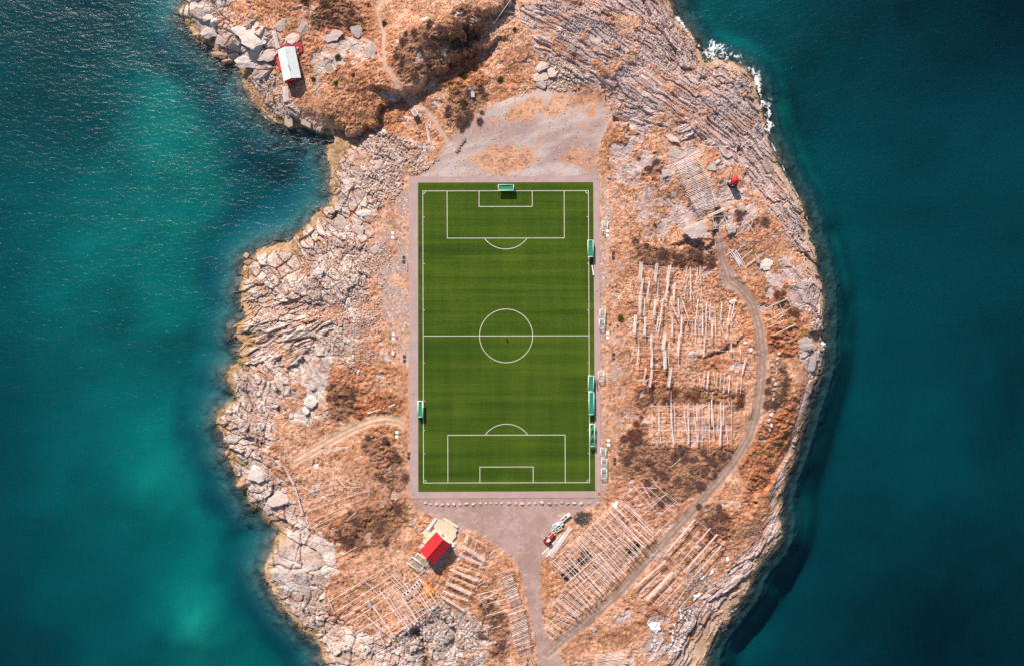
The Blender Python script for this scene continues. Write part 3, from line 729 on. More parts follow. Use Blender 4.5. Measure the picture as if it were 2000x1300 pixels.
# surf along the north-east shore
FOAM = [([(1322, 36), (1340, 58), (1356, 80), (1370, 98)], 3), ([(1372, 100), (1388, 98), (1402, 87), (1414, 92), (1408, 106)], 9), ([(1382, 128), (1392, 112), (1400, 100)], 6), ([(1417, 118), (1428, 108), (1442, 112), (1446, 122)], 6),
        ([(1457, 134), (1468, 134), (1476, 147), (1481, 160)], 7), ([(1479, 160), (1484, 182), (1488, 204)], 5), ([(1488, 206), (1500, 200), (1503, 218), (1498, 236), (1507, 246), (1498, 260)], 7), ([(1499, 262), (1512, 292), (1522, 312)], 2.5),
        ([(1525, 318), (1546, 362), (1572, 410), (1582, 450)], 1.6), ([(1425, 1196), (1436, 1188)], 3), ([(1408, 1232), (1420, 1226)], 2.5), ([(1516, 968), (1532, 925), (1548, 888)], 2.2), ([(1604, 672), (1611, 676), (1606, 684)], 4), ([(1488, 1126), (1496, 1122)], 1.5),
        ([(420, 100), (438, 118), (460, 122)], 2.0), ([(372, 62), (398, 88), (418, 98)], 1.8), ([(470, 152), (492, 200), (520, 232)], 1.2)]
fv, ff, fcl = [], [], []; nv = 0
for pts, w in FOAM:
    p = np.stack(U([a[0] for a in pts], [a[1] for a in pts], SL), 1); w = w / 5.68
    g1 = np.arange(p[:, 0].min() - 2 * w, p[:, 0].max() + 2 * w, .13); g2 = np.arange(p[:, 1].min() - 2 * w, p[:, 1].max() + 2 * w, .13)
    a, b = np.meshgrid(g1, g2)
    d = dist_line(p, a, b) / w
    lace = np.abs(fbm(a / 1.6, b / 1.6, 901, 5, .6) - .5) * 2
    val = 1.15 - d * .85 - sst(.0, .30, lace) * .85 + (fbm(a / 2.5, b / 2.5, 907, 4) - .5) * 2.6 - (.55 if w < .5 else 0)
    mk = val > .15
    hgt = SL + .05 + np.clip(val - .4, 0, 1.2) * .22 + (noise(a / .5, b / .5, 909) - .5) * .12
    i2 = nv + np.arange(a.size).reshape(a.shape)
    cell = mk[:-1, :-1]
    qf = np.stack([i2[:-1, :-1], i2[:-1, 1:], i2[1:, 1:], i2[1:, :-1]], -1)[cell]
    fv.append(np.stack([a.ravel(), b.ravel(), hgt.ravel()], 1)); fcl.append(np.clip((val.ravel() - .15) / .75, 0, 1)); ff.append(qf); nv += a.size
fv = np.concatenate(fv); ff = np.concatenate(ff); used, inv = np.unique(ff, return_inverse=True)
fcl = np.concatenate(fcl)[used]
fm = bpy.data.materials.new('foam'); fm.use_nodes = True; nt = fm.node_tree
fb = nt.nodes['Principled BSDF']; fb.inputs['Base Color'].default_value = (.78, .80, .79, 1); fb.inputs['Roughness'].default_value = .8
fa = nt.nodes.new('ShaderNodeAttribute'); fa.attribute_name = 'albedo'; ft = nt.nodes.new('ShaderNodeBsdfTransparent'); fx_ = nt.nodes.new('ShaderNodeMixShader')
fn = nt.nodes.new('ShaderNodeTexNoise'); fn.inputs['Scale'].default_value = 1.8; fn.inputs['Detail'].default_value = 6; fn.inputs['Roughness'].default_value = .7
fg_ = nt.nodes.new('ShaderNodeTexCoord'); nt.links.new(fg_.outputs['Object'], fn.inputs['Vector'])
f1_ = nt.nodes.new('ShaderNodeMath'); f1_.operation = 'MULTIPLY_ADD'; f1_.inputs[1].default_value = 2.2; f1_.inputs[2].default_value = -1.05; nt.links.new(fn.outputs[0], f1_.inputs[0])
f2_ = nt.nodes.new('ShaderNodeMath'); f2_.operation = 'ADD'; f2_.use_clamp = True; nt.links.new(fa.outputs['Fac'], f2_.inputs[0]); nt.links.new(f1_.outputs[0], f2_.inputs[1])
nt.links.new(f2_.outputs[0], fx_.inputs[0]); nt.links.new(ft.outputs[0], fx_.inputs[1]); nt.links.new(fb.outputs[0], fx_.inputs[2]); nt.links.new(fx_.outputs[0], nt.nodes['Material Output'].inputs[0])
tag(new('sea_foam', np_mesh('sea_foam', fv[used], inv.reshape(-1, 4), np.repeat(fcl[:, None], 3, 1)), fm), 'white surf breaking along the rocky shores', 'surf', kind='stuff')

# ------------------------------------------------------------------ football pitch
def rect_px(a):   # four photo corners at z = 0
    return [(float(px), float(py)) for px, py in zip(*U([p[0] for p in a], [p[1] for p in a], 0.0))]


am = mat('apron_asphalt', (0.435, 0.30, 0.275), 0.9, var=0.06, scale=0.35, bump=0.15, bscale=8)
mb = MB(); mb.prism(rect_px(APRON_PX), -0.4, 0.06)
tag(mb.build('pitch_apron', am), kind='structure')

tm = bpy.data.materials.new('artificial_turf'); tm.use_nodes = True; nt = tm.node_tree; bs = nt.nodes['Principled BSDF']
bs.inputs['Roughness'].default_value = 0.9; bs.inputs['Specular IOR Level'].default_value = 0.1
tc = nt.nodes.new('ShaderNodeTexCoord')


def strn(sx, sy, scale, det):
    mpn = nt.nodes.new('ShaderNodeMapping'); mpn.inputs['Scale'].default_value = (sx, sy, 1); nt.links.new(tc.outputs['Object'], mpn.inputs['Vector'])
    n = nt.nodes.new('ShaderNodeTexNoise'); n.inputs['Scale'].default_value = scale; n.inputs['Detail'].default_value = det
    nt.links.new(mpn.outputs[0], n.inputs['Vector']); return n.outputs[0]


def addm(a, b, op='ADD', k=None):
    n = nt.nodes.new('ShaderNodeMath'); n.operation = op
    nt.links.new(a, n.inputs[0])
    if b is not None: nt.links.new(b, n.inputs[1])
    else: n.inputs[1].default_value = k
    return n.outputs[0]


hs = strn(.012, .30, 1.0, 6); hs2 = strn(.03, 1.6, 1.0, 3); vs_ = strn(.36, .02, 1.0, 5); lg = strn(.05, .05, 1.0, 4); fg = strn(1.4, 1.4, 1.0, 8)
s_ = addm(addm(hs, None, 'MULTIPLY', 1.0), addm(vs_, None, 'MULTIPLY', .35)); s_ = addm(s_, addm(lg, None, 'MULTIPLY', .5)); s_ = addm(s_, addm(hs2, None, 'MULTIPLY', .35)); s_ = addm(s_, addm(fg, None, 'MULTIPLY', .55))
rp = nt.nodes.new('ShaderNodeValToRGB'); rp.color_ramp.elements[0].position = 0.36; rp.color_ramp.elements[0].color = (.019, .046, .005, 1)
rp.color_ramp.elements[1].position = 0.66; rp.color_ramp.elements[1].color = (.072, .112, .009, 1)
e = rp.color_ramp.elements.new(.5); e.color = (.036, .071, .006, 1)
for wx_, wy_, wr_ in ((988.3, 656, 4.5), (988.3, 380, 4.0), (988.3, 935, 4.0), (1149, 600, 3.0), (1000, 500, 7.0), (900, 800, 6.0), (1080, 760, 7.0)):       # worn, yellowed spots
    vx, vy = [float(v) for v in U(wx_, wy_, 0.0)]
    dn = nt.nodes.new('ShaderNodeVectorMath'); dn.operation = 'DISTANCE'; dn.inputs[1].default_value = (vx, vy, .085); nt.links.new(tc.outputs['Object'], dn.inputs[0])
    mr = nt.nodes.new('ShaderNodeMapRange'); mr.interpolation_type = 'SMOOTHSTEP'; mr.inputs['From Min'].default_value = 0; mr.inputs['From Max'].default_value = wr_; mr.inputs['To Min'].default_value = .38; mr.inputs['To Max'].default_value = 0
    nt.links.new(dn.outputs['Value'], mr.inputs[0]); s_ = addm(s_, addm(mr.outputs[0], fg, 'MULTIPLY'))
nt.links.new(addm(s_, None, 'MULTIPLY', 1 / 2.45), rp.inputs[0]); nt.links.new(rp.outputs[0], bs.inputs['Base Color'])
bpn = nt.nodes.new('ShaderNodeBump'); bpn.inputs['Strength'].default_value = .4; bpn.inputs['Distance'].default_value = .06; nt.links.new(strn(6, 6, 1.0, 3), bpn.inputs['Height']); nt.links.new(bpn.outputs[0], bs.inputs['Normal'])
mb = MB(); mb.prism(rect_px([(816.5, 357), (1158.5, 356), (1162.5, 958), (817, 959.5)]), -0.2, 0.085)
pitch = mb.build('football_pitch', tm); tag(pitch, kind='structure')

# markings: frame of the playing field from its four photo corners
K = [np.array(U(*p, 0.0), float) for p in ((825.8, 373.3), (1149.2, 372.8), (1151.6, 941.4), (827.2, 942.2))]


def fp(u, v):      # u, v in 0..1 across and down the field
    return (K[0] * (1 - u) + K[1] * u) * (1 - v) + (K[3] * (1 - u) + K[2] * u) * v


LW = 0.105; ZL = 0.095


def marking(pts, closed=False, w=LW):
    n = len(pts); vsl, fsl = [], []
    P = [np.array(p) for p in pts]
    for i in range(n):
        a = P[i - 1] if (i > 0 or closed) else P[i]; b = P[(i + 1) % n] if (i < n - 1 or closed) else P[i]
        t1 = P[i] - a; t2 = b - P[i]
        l1, l2 = np.linalg.norm(t1), np.linalg.norm(t2)
        t1 = t1 / l1 if l1 > 1e-9 else t2 / l2; t2 = t2 / l2 if l2 > 1e-9 else t1
        nn = np.array([-(t1 + t2)[1], (t1 + t2)[0]]); nn /= np.linalg.norm(nn)
        kk = w / max(0.5, nn @ np.array([-t1[1], t1[0]]))
        vsl += [(*(P[i] + nn * kk), ZL), (*(P[i] - nn * kk), ZL)]
    for i in range(n if closed else n - 1):
        j = (i + 1) % n; fsl.append((2 * i, 2 * i + 1, 2 * j + 1, 2 * j))
    me = bpy.data.meshes.new('line_marking'); me.from_pydata(vsl, [], fsl); me.update()
    bmx = bmesh.new(); bmx.from_mesh(me); bmesh.ops.recalc_face_normals(bmx, faces=bmx.faces)
    if bmx.faces[0].normal.z < 0: bmesh.ops.reverse_faces(bmx, faces=bmx.faces)
    bmx.to_mesh(me); bmx.free()
    return new('line_marking', me, M['line'], pitch)


Wm = float(np.linalg.norm(K[1] - K[0])); Lm = float(np.linalg.norm(K[3] - K[0]))
e_ = LW / Wm * 1.02; ev = LW / Lm * 1.02
marking([fp(0, 0), fp(1, 0), fp(1, 1), fp(0, 1)], True)
marking([fp(e_, .498), fp(1 - e_, .498)])
c0 = fp(.5, .498)
marking([c0 + 9.15 * np.array([math.cos(t), math.sin(t)]) for t in np.linspace(0, 2 * math.pi, 96, endpoint=False)], True).location.z += .004
for end in (0, 1):
    V = (lambda v: v) if end == 0 else (lambda v: 1 - v)
    hx = 20.16 / Wm; dv = 16.3 / Lm
    marking([fp(.5 - hx, V(ev)), fp(.5 - hx, V(dv)), fp(.5 + hx, V(dv)), fp(.5 + hx, V(ev))])
    hx = 9.16 / Wm; dv2 = 5.4 / Lm
    marking([fp(.5 - hx, V(ev)), fp(.5 - hx, V(dv2)), fp(.5 + hx, V(dv2)), fp(.5 + hx, V(ev))])
    sp = fp(.5, V(10.9 / Lm)); sg_ = -1 if end == 0 else 1
    aa = math.acos((16.3 + LW * 1.3 - 10.9) / 9.15)
    marking([sp + 9.15 * np.array([math.sin(t), sg_ * math.cos(t)]) for t in np.linspace(-aa, aa, 40)])
    for sx in (0, 1):
        c = fp(sx, V(0)); s1 = 1 if sx == 0 else -1
        marking([c + 1.0 * np.array([s1 * math.cos(t), sg_ * math.sin(t)]) for t in np.linspace(.19, math.pi / 2 - .19, 9)], w=.1)
# short marks along the touch lines
for v in (.09, .25, .41, .59, .72, .82, .9):
    for u, s1 in ((0, 1), (1, -1)):
        c = fp(u, v); marking([c + np.array([s1 * .2, 0]), c + np.array([s1 * .6, 0])], w=.09)

# ------------------------------------------------------------------ poles, racks
def pole_mesh(seed, taper):
    r_ = random.Random(seed); n = 6; vsl, fsl = [], []
    for j, t in enumerate((0, .35, .7, 1)):
        ox, oy = (0, 0) if j in (0, 3) else (r_.uniform(-.5, .5), r_.uniform(-.5, .5))
        for i in range(n):
            a = 2 * math.pi * i / n; rr_ = (1 - taper * t)
            vsl.append((math.cos(a) * rr_ + ox, math.sin(a) * rr_ + oy, t))
    for j in range(3):
        for i in range(n):
            fsl.append((j * n + i, j * n + (i + 1) % n, (j + 1) * n + (i + 1) % n, (j + 1) * n + i))
    fsl += [tuple(range(n - 1, -1, -1)), tuple(range(3 * n, 4 * n))]
    me = bpy.data.meshes.new('pole'); me.from_pydata(vsl, [], fsl); me.update()
    me.polygons.foreach_set('use_smooth', [True] * len(me.polygons))
    return me


POLES = {}
for nm in ('wood', 'wood_red', 'wood_pale'):
    POLES[nm] = []
    for k_ in range(4):
        me = pole_mesh(40 + k_, .35); me.materials.append(M[nm]); POLES[nm].append(me)


def stick(name, a, b, r, parent, origin, wood='wood'):
    a = Vector(a); b = Vector(b)
    if R.random() < .5 and name != 'rail': a, b = b, a
    d = b - a
    o = bpy.data.objects.new(name, R.choice(POLES[wood])); col.objects.link(o)
    o.parent = parent; o.location = a - origin
    o.rotation_mode = 'QUATERNION'; o.rotation_quaternion = d.to_track_quat('Z', 'Y')
    o.scale = (r, r, d.length)
    return o


def zc_(zoom):          # zoom = (x0, y0, scale): turns enlarged-view readings into photo pixels
    x0, y0, k = zoom
    return lambda p: (x0 + p[0] / k, y0 + p[1] / k)


def rack(label, zoom, rails=(), bundles=(), h=2.2, pr=.085, rr=.065, wood='wood', group='fish drying racks', name='drying_rack', posts=True, wpoles=None, jitter=.25):
    f = zc_(zoom); allp = [f(p) for r_ in rails for p in r_[:2]] + [f(p) for b_ in bundles for p in b_[:2]]
    mx_, my_ = sum(p[0] for p in allp) / len(allp), sum(p[1] for p in allp) / len(allp)
    o0 = G(mx_, my_); root = empty(name, o0)
    tag(root, label, 'rack', group)
    for r_ in rails:
        a = G(*f(r_[0]), h); b = G(*f(r_[1]), h); L = (b - a).length
        stick('rail', a, b, rr, root, o0, wood)
        if posts:
            n = max(2, int(L / 5.0) + 1)
            for i in range(n):
                p = a.lerp(b, (i + .04) / (n - .92) if n > 1 else 0)
                g = hz(p.x, p.y)
                if p.z - g > .3:
                    s1 = R.uniform(.25, .5)
                    stick('post', (p.x + R.uniform(-.1, .1), p.y - s1 * .6, g - .15), (p.x, p.y, p.z + .25), .07, root, o0, wood)
    for b_ in bundles:
        a = G(*f(b_[0]), h + .17); b = G(*f(b_[1]), h + .17); n, w = (b_[2], b_[3] / zoom[2] / 5.68) if len(b_) > 2 else (1, 0)
        d = (b - a).normalized(); nn = Vector((-d.y, d.x, 0))
        for i in range(n):
            t = ((i + .5) / n - .5) * w if n > 1 else 0
            j1, j2 = R.uniform(-1, 1) * jitter, R.uniform(-1, 1) * jitter
            up = Vector((0, 0, (i % 2) * .06))
            stick('pole', a + nn * (t + R.uniform(-.05, .05)) + d * j1 + up, b + nn * (t + R.uniform(-.05, .05)) + d * j2 + up, pr * R.uniform(.85, 1.15), root, o0, wpoles or wood)
    return root


Z5 = (1160, 480, 4.3325)
B = lambda x1, y1, x2, y2, *k: ((x1, y1), (x2, y2), *k)
GR = 'pole racks in the field beside the pitch'
rack('northernmost row of pale pole bundles in the rack field below the dark thicket', Z5, [B(310, 155, 980, 220), B(320, 265, 965, 320)],
     [B(400, 138, 392, 290, 6, 30), B(535, 152, 516, 302, 5, 26), B(645, 165, 618, 308, 5, 26), B(790, 178, 760, 322), B(812, 178, 820, 350, 2, 8), B(880, 180, 860, 330), B(898, 172, 886, 322), B(905, 180, 905, 328)], group=GR, wpoles='wood_pale', rr=.045)
rack('second row of pole bundles in the rack field, with an inverted V of poles', Z5, [B(335, 300, 950, 365), B(330, 400, 930, 460)],
     [B(412, 280, 396, 430, 4, 20), B(470, 298, 450, 445, 3, 15), B(545, 290, 536, 440, 2, 8), B(632, 290, 605, 445, 4, 18), B(686, 310, 673, 452, 3, 14), B(780, 328, 765, 442), B(780, 328, 796, 446), B(815, 320, 818, 455, 2, 8), B(820, 350, 846, 462), B(886, 340, 864, 452), B(912, 350, 905, 470)], group=GR, wpoles='wood_pale', rr=.045)
rack('third and longest row of pole bundles in the rack field beside the boulder', Z5, [B(305, 440, 1245, 545), B(300, 545, 1240, 630)],
     [B(392, 428, 388, 575, 5, 26), B(432, 440, 422, 585, 2, 8), B(522, 452, 506, 590, 4, 20), B(580, 450, 566, 600, 3, 13), B(645, 470, 705, 602, 2, 8), B(715, 448, 714, 602, 2, 7), B(742, 440, 722, 602), B(748, 462, 796, 615, 2, 7), B(880, 458, 864, 610, 2, 7), B(920, 465, 918, 615), B(955, 474, 945, 622, 2, 8), B(986, 474, 978, 630, 2, 8), B(1020, 490, 1030, 630), B(1082, 480, 1070, 636, 2, 7), B(1160, 498, 1130, 642, 2, 9), B(1186, 490, 1156, 640, 2, 9)], group=GR, wpoles='wood_pale', rr=.045)
rack('fourth row of pole bundles in the rack field, middle of the field', Z5, [B(370, 615, 1235, 655), B(280, 705, 1220, 765)],
     [B(352, 588, 344, 746, 5, 25), B(437, 598, 428, 746, 4, 20), B(546, 598, 526, 736, 2, 7), B(566, 598, 545, 742, 2, 9), B(662, 600, 660, 752, 4, 18), B(742, 590, 736, 746, 4, 18), B(800, 622, 770, 736), B(832, 622, 828, 752), B(860, 620, 854, 752, 2, 6), B(892, 600, 884, 750), B(920, 600, 920, 756, 2, 7), B(952, 600, 946, 770), B(1000, 610, 1000, 772, 3, 15), B(1032, 620, 1030, 776), B(1060, 650, 1110, 762), B(1136, 640, 1120, 790), B(1150, 650, 1182, 766)], group=GR, wpoles='wood_pale', rr=.045)
rack('sparse fifth row of poles with long thin rails reaching the gravel road', Z5, [B(280, 755, 1370, 800), B(290, 850, 1375, 900)],
     [B(370, 732, 382, 860), B(485, 740, 484, 880, 4, 20), B(602, 738, 586, 880, 5, 26), B(640, 770, 634, 900), B(724, 740, 710, 922, 4, 18), B(935, 758, 928, 932, 2, 10), B(1140, 840, 1162, 905), B(1160, 832, 1164, 905, 3, 12), B(1230, 838, 1240, 912, 2, 6)], group=GR, wpoles='wood_pale', rr=.045)
rack('short sixth row with one thick pole bundle, lower left of the rack field', Z5, [B(380, 905, 720, 930), B(500, 1005, 715, 1010)],
     [B(340, 850, 310, 995), B(380, 860, 365, 1010, 2, 7), B(492, 880, 486, 1025, 4, 18), B(598, 880, 602, 1042, 6, 28), B(625, 890, 636, 1010), B(716, 922, 716, 1010)], group=GR, wpoles='wood_pale', rr=.045)
rack('bottom left row of the rack field with three pole bundles above red scrub', Z5, [B(360, 1040, 690, 1060), B(350, 1135, 890, 1165)],
     [B(442, 1030, 416, 1160, 3, 14), B(470, 1120, 412, 1166), B(494, 1040, 470, 1192, 4, 20), B(655, 1030, 628, 1190, 5, 26)], group=GR, wpoles='wood_pale', rr=.045)
rack('bottom right row of single leaning poles in the rack field near the road', Z5, [B(790, 1060, 1270, 1130), B(890, 1165, 1275, 1245)],
     [B(895, 1050, 890, 1172), B(936, 1050, 905, 1202), B(936, 1056, 930, 1202), B(972, 1060, 955, 1212, 3, 12), B(1010, 1060, 1030, 1182), B(1046, 1068, 1035, 1200), B(1076, 1066, 1065, 1212), B(1106, 1076, 1096, 1212), B(1148, 1080, 1100, 1242), B(1150, 1090, 1138, 1242, 2, 9), B(1222, 1100, 1205, 1242), B(1250, 1110, 1240, 1252)], group=GR, wpoles='wood_pale', rr=.045)
rack('collapsed rack with a long crossing beam beside the bend of the road', Z5, [B(1130, 950, 1230, 958), B(1100, 1045, 1180, 1052), B(1240, 1055, 1350, 1062)],
     [B(1175, 928, 1310, 976), B(1286, 935, 1250, 1100, 2, 9), B(1300, 940, 1262, 1060), B(1312, 1000, 1330, 1060), B(1230, 960, 1228, 1050)], group='broken racks', h=1.2)
Z4 = (1160, 700, 4.3325)
rack('square rack with four level rails and clustered poles above purple scrub', Z4, [B(485, 402, 1170, 394), B(490, 497, 1168, 489), B(495, 603, 1168, 605), B(500, 705, 1165, 692), B(490, 380, 500, 712), B(1166, 360, 1160, 720)],
     [B(550, 370, 548, 560, 2, 9), B(550, 560, 530, 720), B(552, 580, 568, 722), B(560, 560, 605, 712), B(615, 378, 632, 490), B(655, 372, 655, 560, 3, 14), B(658, 540, 674, 728, 3, 13), B(680, 372, 684, 730), B(760, 375, 764, 500), B(775, 372, 766, 500), B(797, 370, 792, 520, 2, 9), B(762, 480, 790, 640, 2, 8), B(800, 500, 800, 722, 3, 14), B(842, 378, 850, 520), B(872, 372, 868, 520, 2, 9), B(892, 380, 886, 510), B(850, 500, 882, 722, 3, 13), B(880, 500, 882, 700), B(915, 372, 920, 520), B(920, 500, 912, 715), B(930, 490, 946, 600), B(976, 365, 972, 520, 2, 8), B(995, 355, 1000, 560, 3, 12), B(975, 500, 978, 722), B(1005, 420, 1018, 640, 2, 8), B(1012, 560, 1014, 712), B(1052, 400, 1048, 600), B(1070, 365, 1072, 560, 3, 14), B(1075, 500, 1068, 735, 4, 18), B(1098, 365, 1092, 560, 2, 8), B(1100, 480, 1138, 712), B(1130, 340, 1150, 390), B(1120, 560, 1130, 715), B(1000, 290, 1000, 380), B(652, 270, 652, 380)],
     group='pole racks east of the pitch')
Z2 = (1020, 930, 4.3325)
bl = []
def cross(a0, a1, b0, b1, n, jit=.012, dup=.35):
    o = []
    for i in range(n):
        t = (i + R.uniform(.2, .8)) / n; s1 = R.uniform(-jit, jit) * 2.2; s2 = R.uniform(-jit, jit) * 2.2
        p = (a0[0] + (a1[0] - a0[0]) * t, a0[1] + (a1[1] - a0[1]) * t); q_ = (b0[0] + (b1[0] - b0[0]) * (t + s1), b0[1] + (b1[1] - b0[1]) * (t + s1))
        e1 = R.uniform(-.04, .10); e2 = R.uniform(.0, .12)
        p2 = (p[0] - (q_[0] - p[0]) * e1, p[1] - (q_[1] - p[1]) * e1); q2 = (q_[0] + (q_[0] - p[0]) * e2, q_[1] + (q_[1] - p[1]) * e2)
        o.append((p2, q2, 2, 9) if R.random() < dup else (p2, q2))
    return o
GL = 'long racks along the southern gravel road'
rack('upper bay of the long diagonal rack with black netting beneath it', Z2, [B(240, 735, 870, 150), B(300, 790, 930, 195), B(345, 855, 1000, 270), B(380, 905, 1020, 330), B(240, 740, 380, 905)],
     cross((255, 735), (860, 170), (400, 880), (1000, 320), 44), group=GL, h=2.4)
rack('lower bay of the long diagonal rack nearest the gravel road', Z2, [B(365, 915, 1020, 330), B(410, 985, 1080, 400), B(450, 1040, 1110, 430), B(520, 1110, 1160, 460)],
     cross((380, 905), (1010, 345), (560, 1085), (1150, 470), 44), group=GL, h=2.4)
rack('southwest end of the long diagonal rack with wide-spaced poles', Z2, [B(265, 1080, 370, 925), B(190, 1275, 310, 1160), B(225, 1300, 390, 1180), B(340, 1250, 480, 1120), B(265, 1080, 450, 1190)],
     cross((290, 1060), (370, 930), (440, 1190), (560, 1085), 9) + [B(195, 1275, 290, 1340), B(205, 1265, 325, 1340), B(235, 1220, 355, 1310), B(270, 1195, 405, 1260), B(310, 1165, 450, 1215), B(240, 1020, 270, 1085), B(265, 1080, 320, 1130)], group=GL, h=2.2)
rack('bare northeast end of the long diagonal rack with open square bays', Z2, [B(880, 150, 1000, 42), B(930, 205, 1140, 45), B(1000, 285, 1230, 140), B(1020, 330, 1220, 145), B(1100, 380, 1310, 205), B(1160, 455, 1310, 315)],
     [B(935, 70, 1180, 350), B(1000, 45, 1080, 175), B(1120, 60, 1320, 250), B(1130, 150, 1215, 235), B(1060, 90, 1160, 190), B(970, 90, 1130, 100), B(1210, 240, 1310, 320), B(860, 130, 960, 200), B(1085, 0, 1140, 75), B(1230, 140, 1340, 245)], group=GL, h=2.2)
Z3 = (1180, 1000, 4.3325)
rack('square rack of long poles between the road and the snow patches, upper half', Z3, [B(620, 190, 880, 420), B(800, 80, 1022, 262), B(540, 360, 762, 552), B(705, 140, 945, 345), B(640, 310, 830, 470)],
     [B(500, 370, 770, 60, 3, 16), B(510, 350, 800, 62), B(560, 300, 650, 225, 3, 16), B(590, 400, 805, 160), B(605, 470, 900, 130, 2, 10), B(700, 480, 955, 185, 3, 14), B(752, 550, 1022, 250, 2, 8), B(840, 340, 800, 460), B(960, 330, 1020, 240)], group='racks below the southern road', h=2.0)
rack('square rack with one thick bundle of poles beside the trash heap, lower half', Z3, [B(380, 740, 540, 870), B(440, 660, 605, 802), B(512, 590, 665, 730), B(560, 490, 715, 622)],
     [B(255, 640, 520, 410, 4, 22), B(300, 680, 480, 510, 2, 10), B(352, 738, 582, 505, 5, 26), B(420, 770, 612, 570), B(540, 868, 755, 550), B(470, 790, 700, 560), B(590, 860, 770, 660), B(385, 490, 440, 420)], group='racks below the southern road', h=2.0)
Z8 = (480, 1000, 4.3325)
rack('wide rack with three parallel empty rails over the southwest turf', Z8, [B(700, 758, 1262, 415), B(745, 852, 1310, 487), B(800, 900, 1360, 552), B(690, 700, 745, 852), B(1262, 415, 1300, 490)],
     [B(1160, 480, 1300, 640), B(985, 560, 1130, 700), B(830, 640, 900, 760), B(1240, 530, 1340, 640), B(570, 540, 690, 470), B(820, 360, 940, 290)], group='racks by the southwest shore', h=1.6, pr=.1, rr=.1)
rack('rack crowded with thin parallel poles beside the orange tarp', Z8, [B(900, 920, 1520, 490), B(945, 1010, 1560, 650), B(1000, 1090, 1600, 760), B(1260, 1030, 1645, 762)],
     cross((1150, 690), (1500, 560), (1350, 1000), (1640, 770), 16, .02) + [B(1070, 782, 1262, 1060, 2, 9), B(1075, 800, 1160, 1110), B(1080, 790, 1240, 1040), B(1000, 860, 1250, 1080), B(1060, 930, 1170, 1100), B(1040, 900, 1260, 1060), B(950, 950, 1040, 1130), B(1330, 590, 1480, 760), B(1430, 520, 1640, 720), B(1270, 520, 1400, 680)], group='racks by the southwest shore', h=2.0, pr=.1, rr=.1)
Z1 = (780, 950, 4.3325)
rack('rack stacked with thick pole bundles beside the red-roofed clubhouse', Z1, [B(595, 410, 350, 930), B(660, 450, 580, 690), B(745, 505, 545, 1040), B(590, 410, 745, 505)],
     [B(530, 498, 722, 622, 7, 34), B(500, 570, 706, 660, 4, 20), B(450, 664, 684, 732, 2, 12), B(432, 700, 660, 790, 5, 26), B(410, 745, 640, 845, 2, 12), B(392, 808, 606, 906, 6, 32), B(372, 882, 582, 960, 3, 16), B(350, 920, 546, 1042, 4, 22), B(580, 400, 560, 460, 4, 24)], group='racks below the clubhouse', h=1.7, pr=.065, wpoles='wood_pale')
rack('broken half-empty rack between pole bundles and the dense ladder rack', Z1, [B(690, 690, 842, 1065), B(640, 830, 752, 1082)],
     [B(660, 915, 830, 870, 2, 8), B(665, 970, 802, 908, 2, 9), B(702, 1002, 900, 948), B(730, 1092, 925, 1035, 2, 8), B(640, 845, 790, 770), B(700, 690, 780, 660), B(710, 1200, 790, 1170), B(560, 1270, 620, 1190), B(590, 1230, 680, 1290), B(735, 1200, 745, 1280), B(780, 1200, 860, 1175)], group='racks below the clubhouse', h=1.4)


def ladder(label, quads, n, h, wood, over=.1, group='dense ladder racks'):
    """dense rack: outline given as left / right edge polylines in photo pixels"""
    Lf, Rt = quads; o0 = G(sum(p[0] for p in Lf) / len(Lf), sum(p[1] for p in Lf) / len(Lf)); root = empty('drying_rack', o0); tag(root, label, 'rack', group)
    def at(poly, t):
        m_ = len(poly) - 1; i = min(int(t * m_), m_ - 1); f = t * m_ - i
        return (poly[i][0] + (poly[i + 1][0] - poly[i][0]) * f, poly[i][1] + (poly[i + 1][1] - poly[i][1]) * f)
    zz = lambda p: hz(*[float(v) for v in U(p[0], p[1], 0)])
    zs = [(zz(at(Lf, t)) + zz(at(Rt, t))) / 2 for t in np.linspace(0, 1, 9)]
    hl = lambda t: float(np.interp(t, np.linspace(0, 1, 9), np.convolve(np.pad(zs, 1, mode='edge'), [.25, .5, .25], 'valid'))) + h
    P3 = lambda p, zv: Vector((*[float(v) for v in U(p[0], p[1], zv)], zv))
    for s1 in (.08, .5, .92):
        for i in range(len(Lf) - 1):
            t0, t1 = i / (len(Lf) - 1), (i + 1) / (len(Lf) - 1)
            q_ = [tuple(at(Lf, t)[c] * (1 - s1) + at(Rt, t)[c] * s1 for c in (0, 1)) for t in (t0, t1)]
            a, b = P3(q_[0], hl(t0) - .16), P3(q_[1], hl(t1) - .16)
            stick('rail', a, b, .1, root, o0, wood)
            for f in (.05, .5, .95):
                p = a.lerp(b, f); g = hz(p.x, p.y)
                if p.z - g > .3: stick('post', (p.x, p.y, g - .2), p, .08, root, o0, wood)
    for i in range(n):
        t = (i + .5 + R.uniform(-.15, .15)) / n
        a, b = at(Lf, t), at(Rt, t); e1, e2 = R.uniform(-over * .3, over), R.uniform(-over * .3, over)
        a2 = (a[0] - (b[0] - a[0]) * e1, a[1] - (b[1] - a[1]) * e1); b2 = (b[0] + (b[0] - a[0]) * e2, b[1] + (b[1] - a[1]) * e2)
        stick('pole', P3(a2, hl(t)), P3(b2, hl(t)), .085 * R.uniform(.85, 1.2), root, o0, 'wood_pale' if R.random() < .45 else wood)
    return root


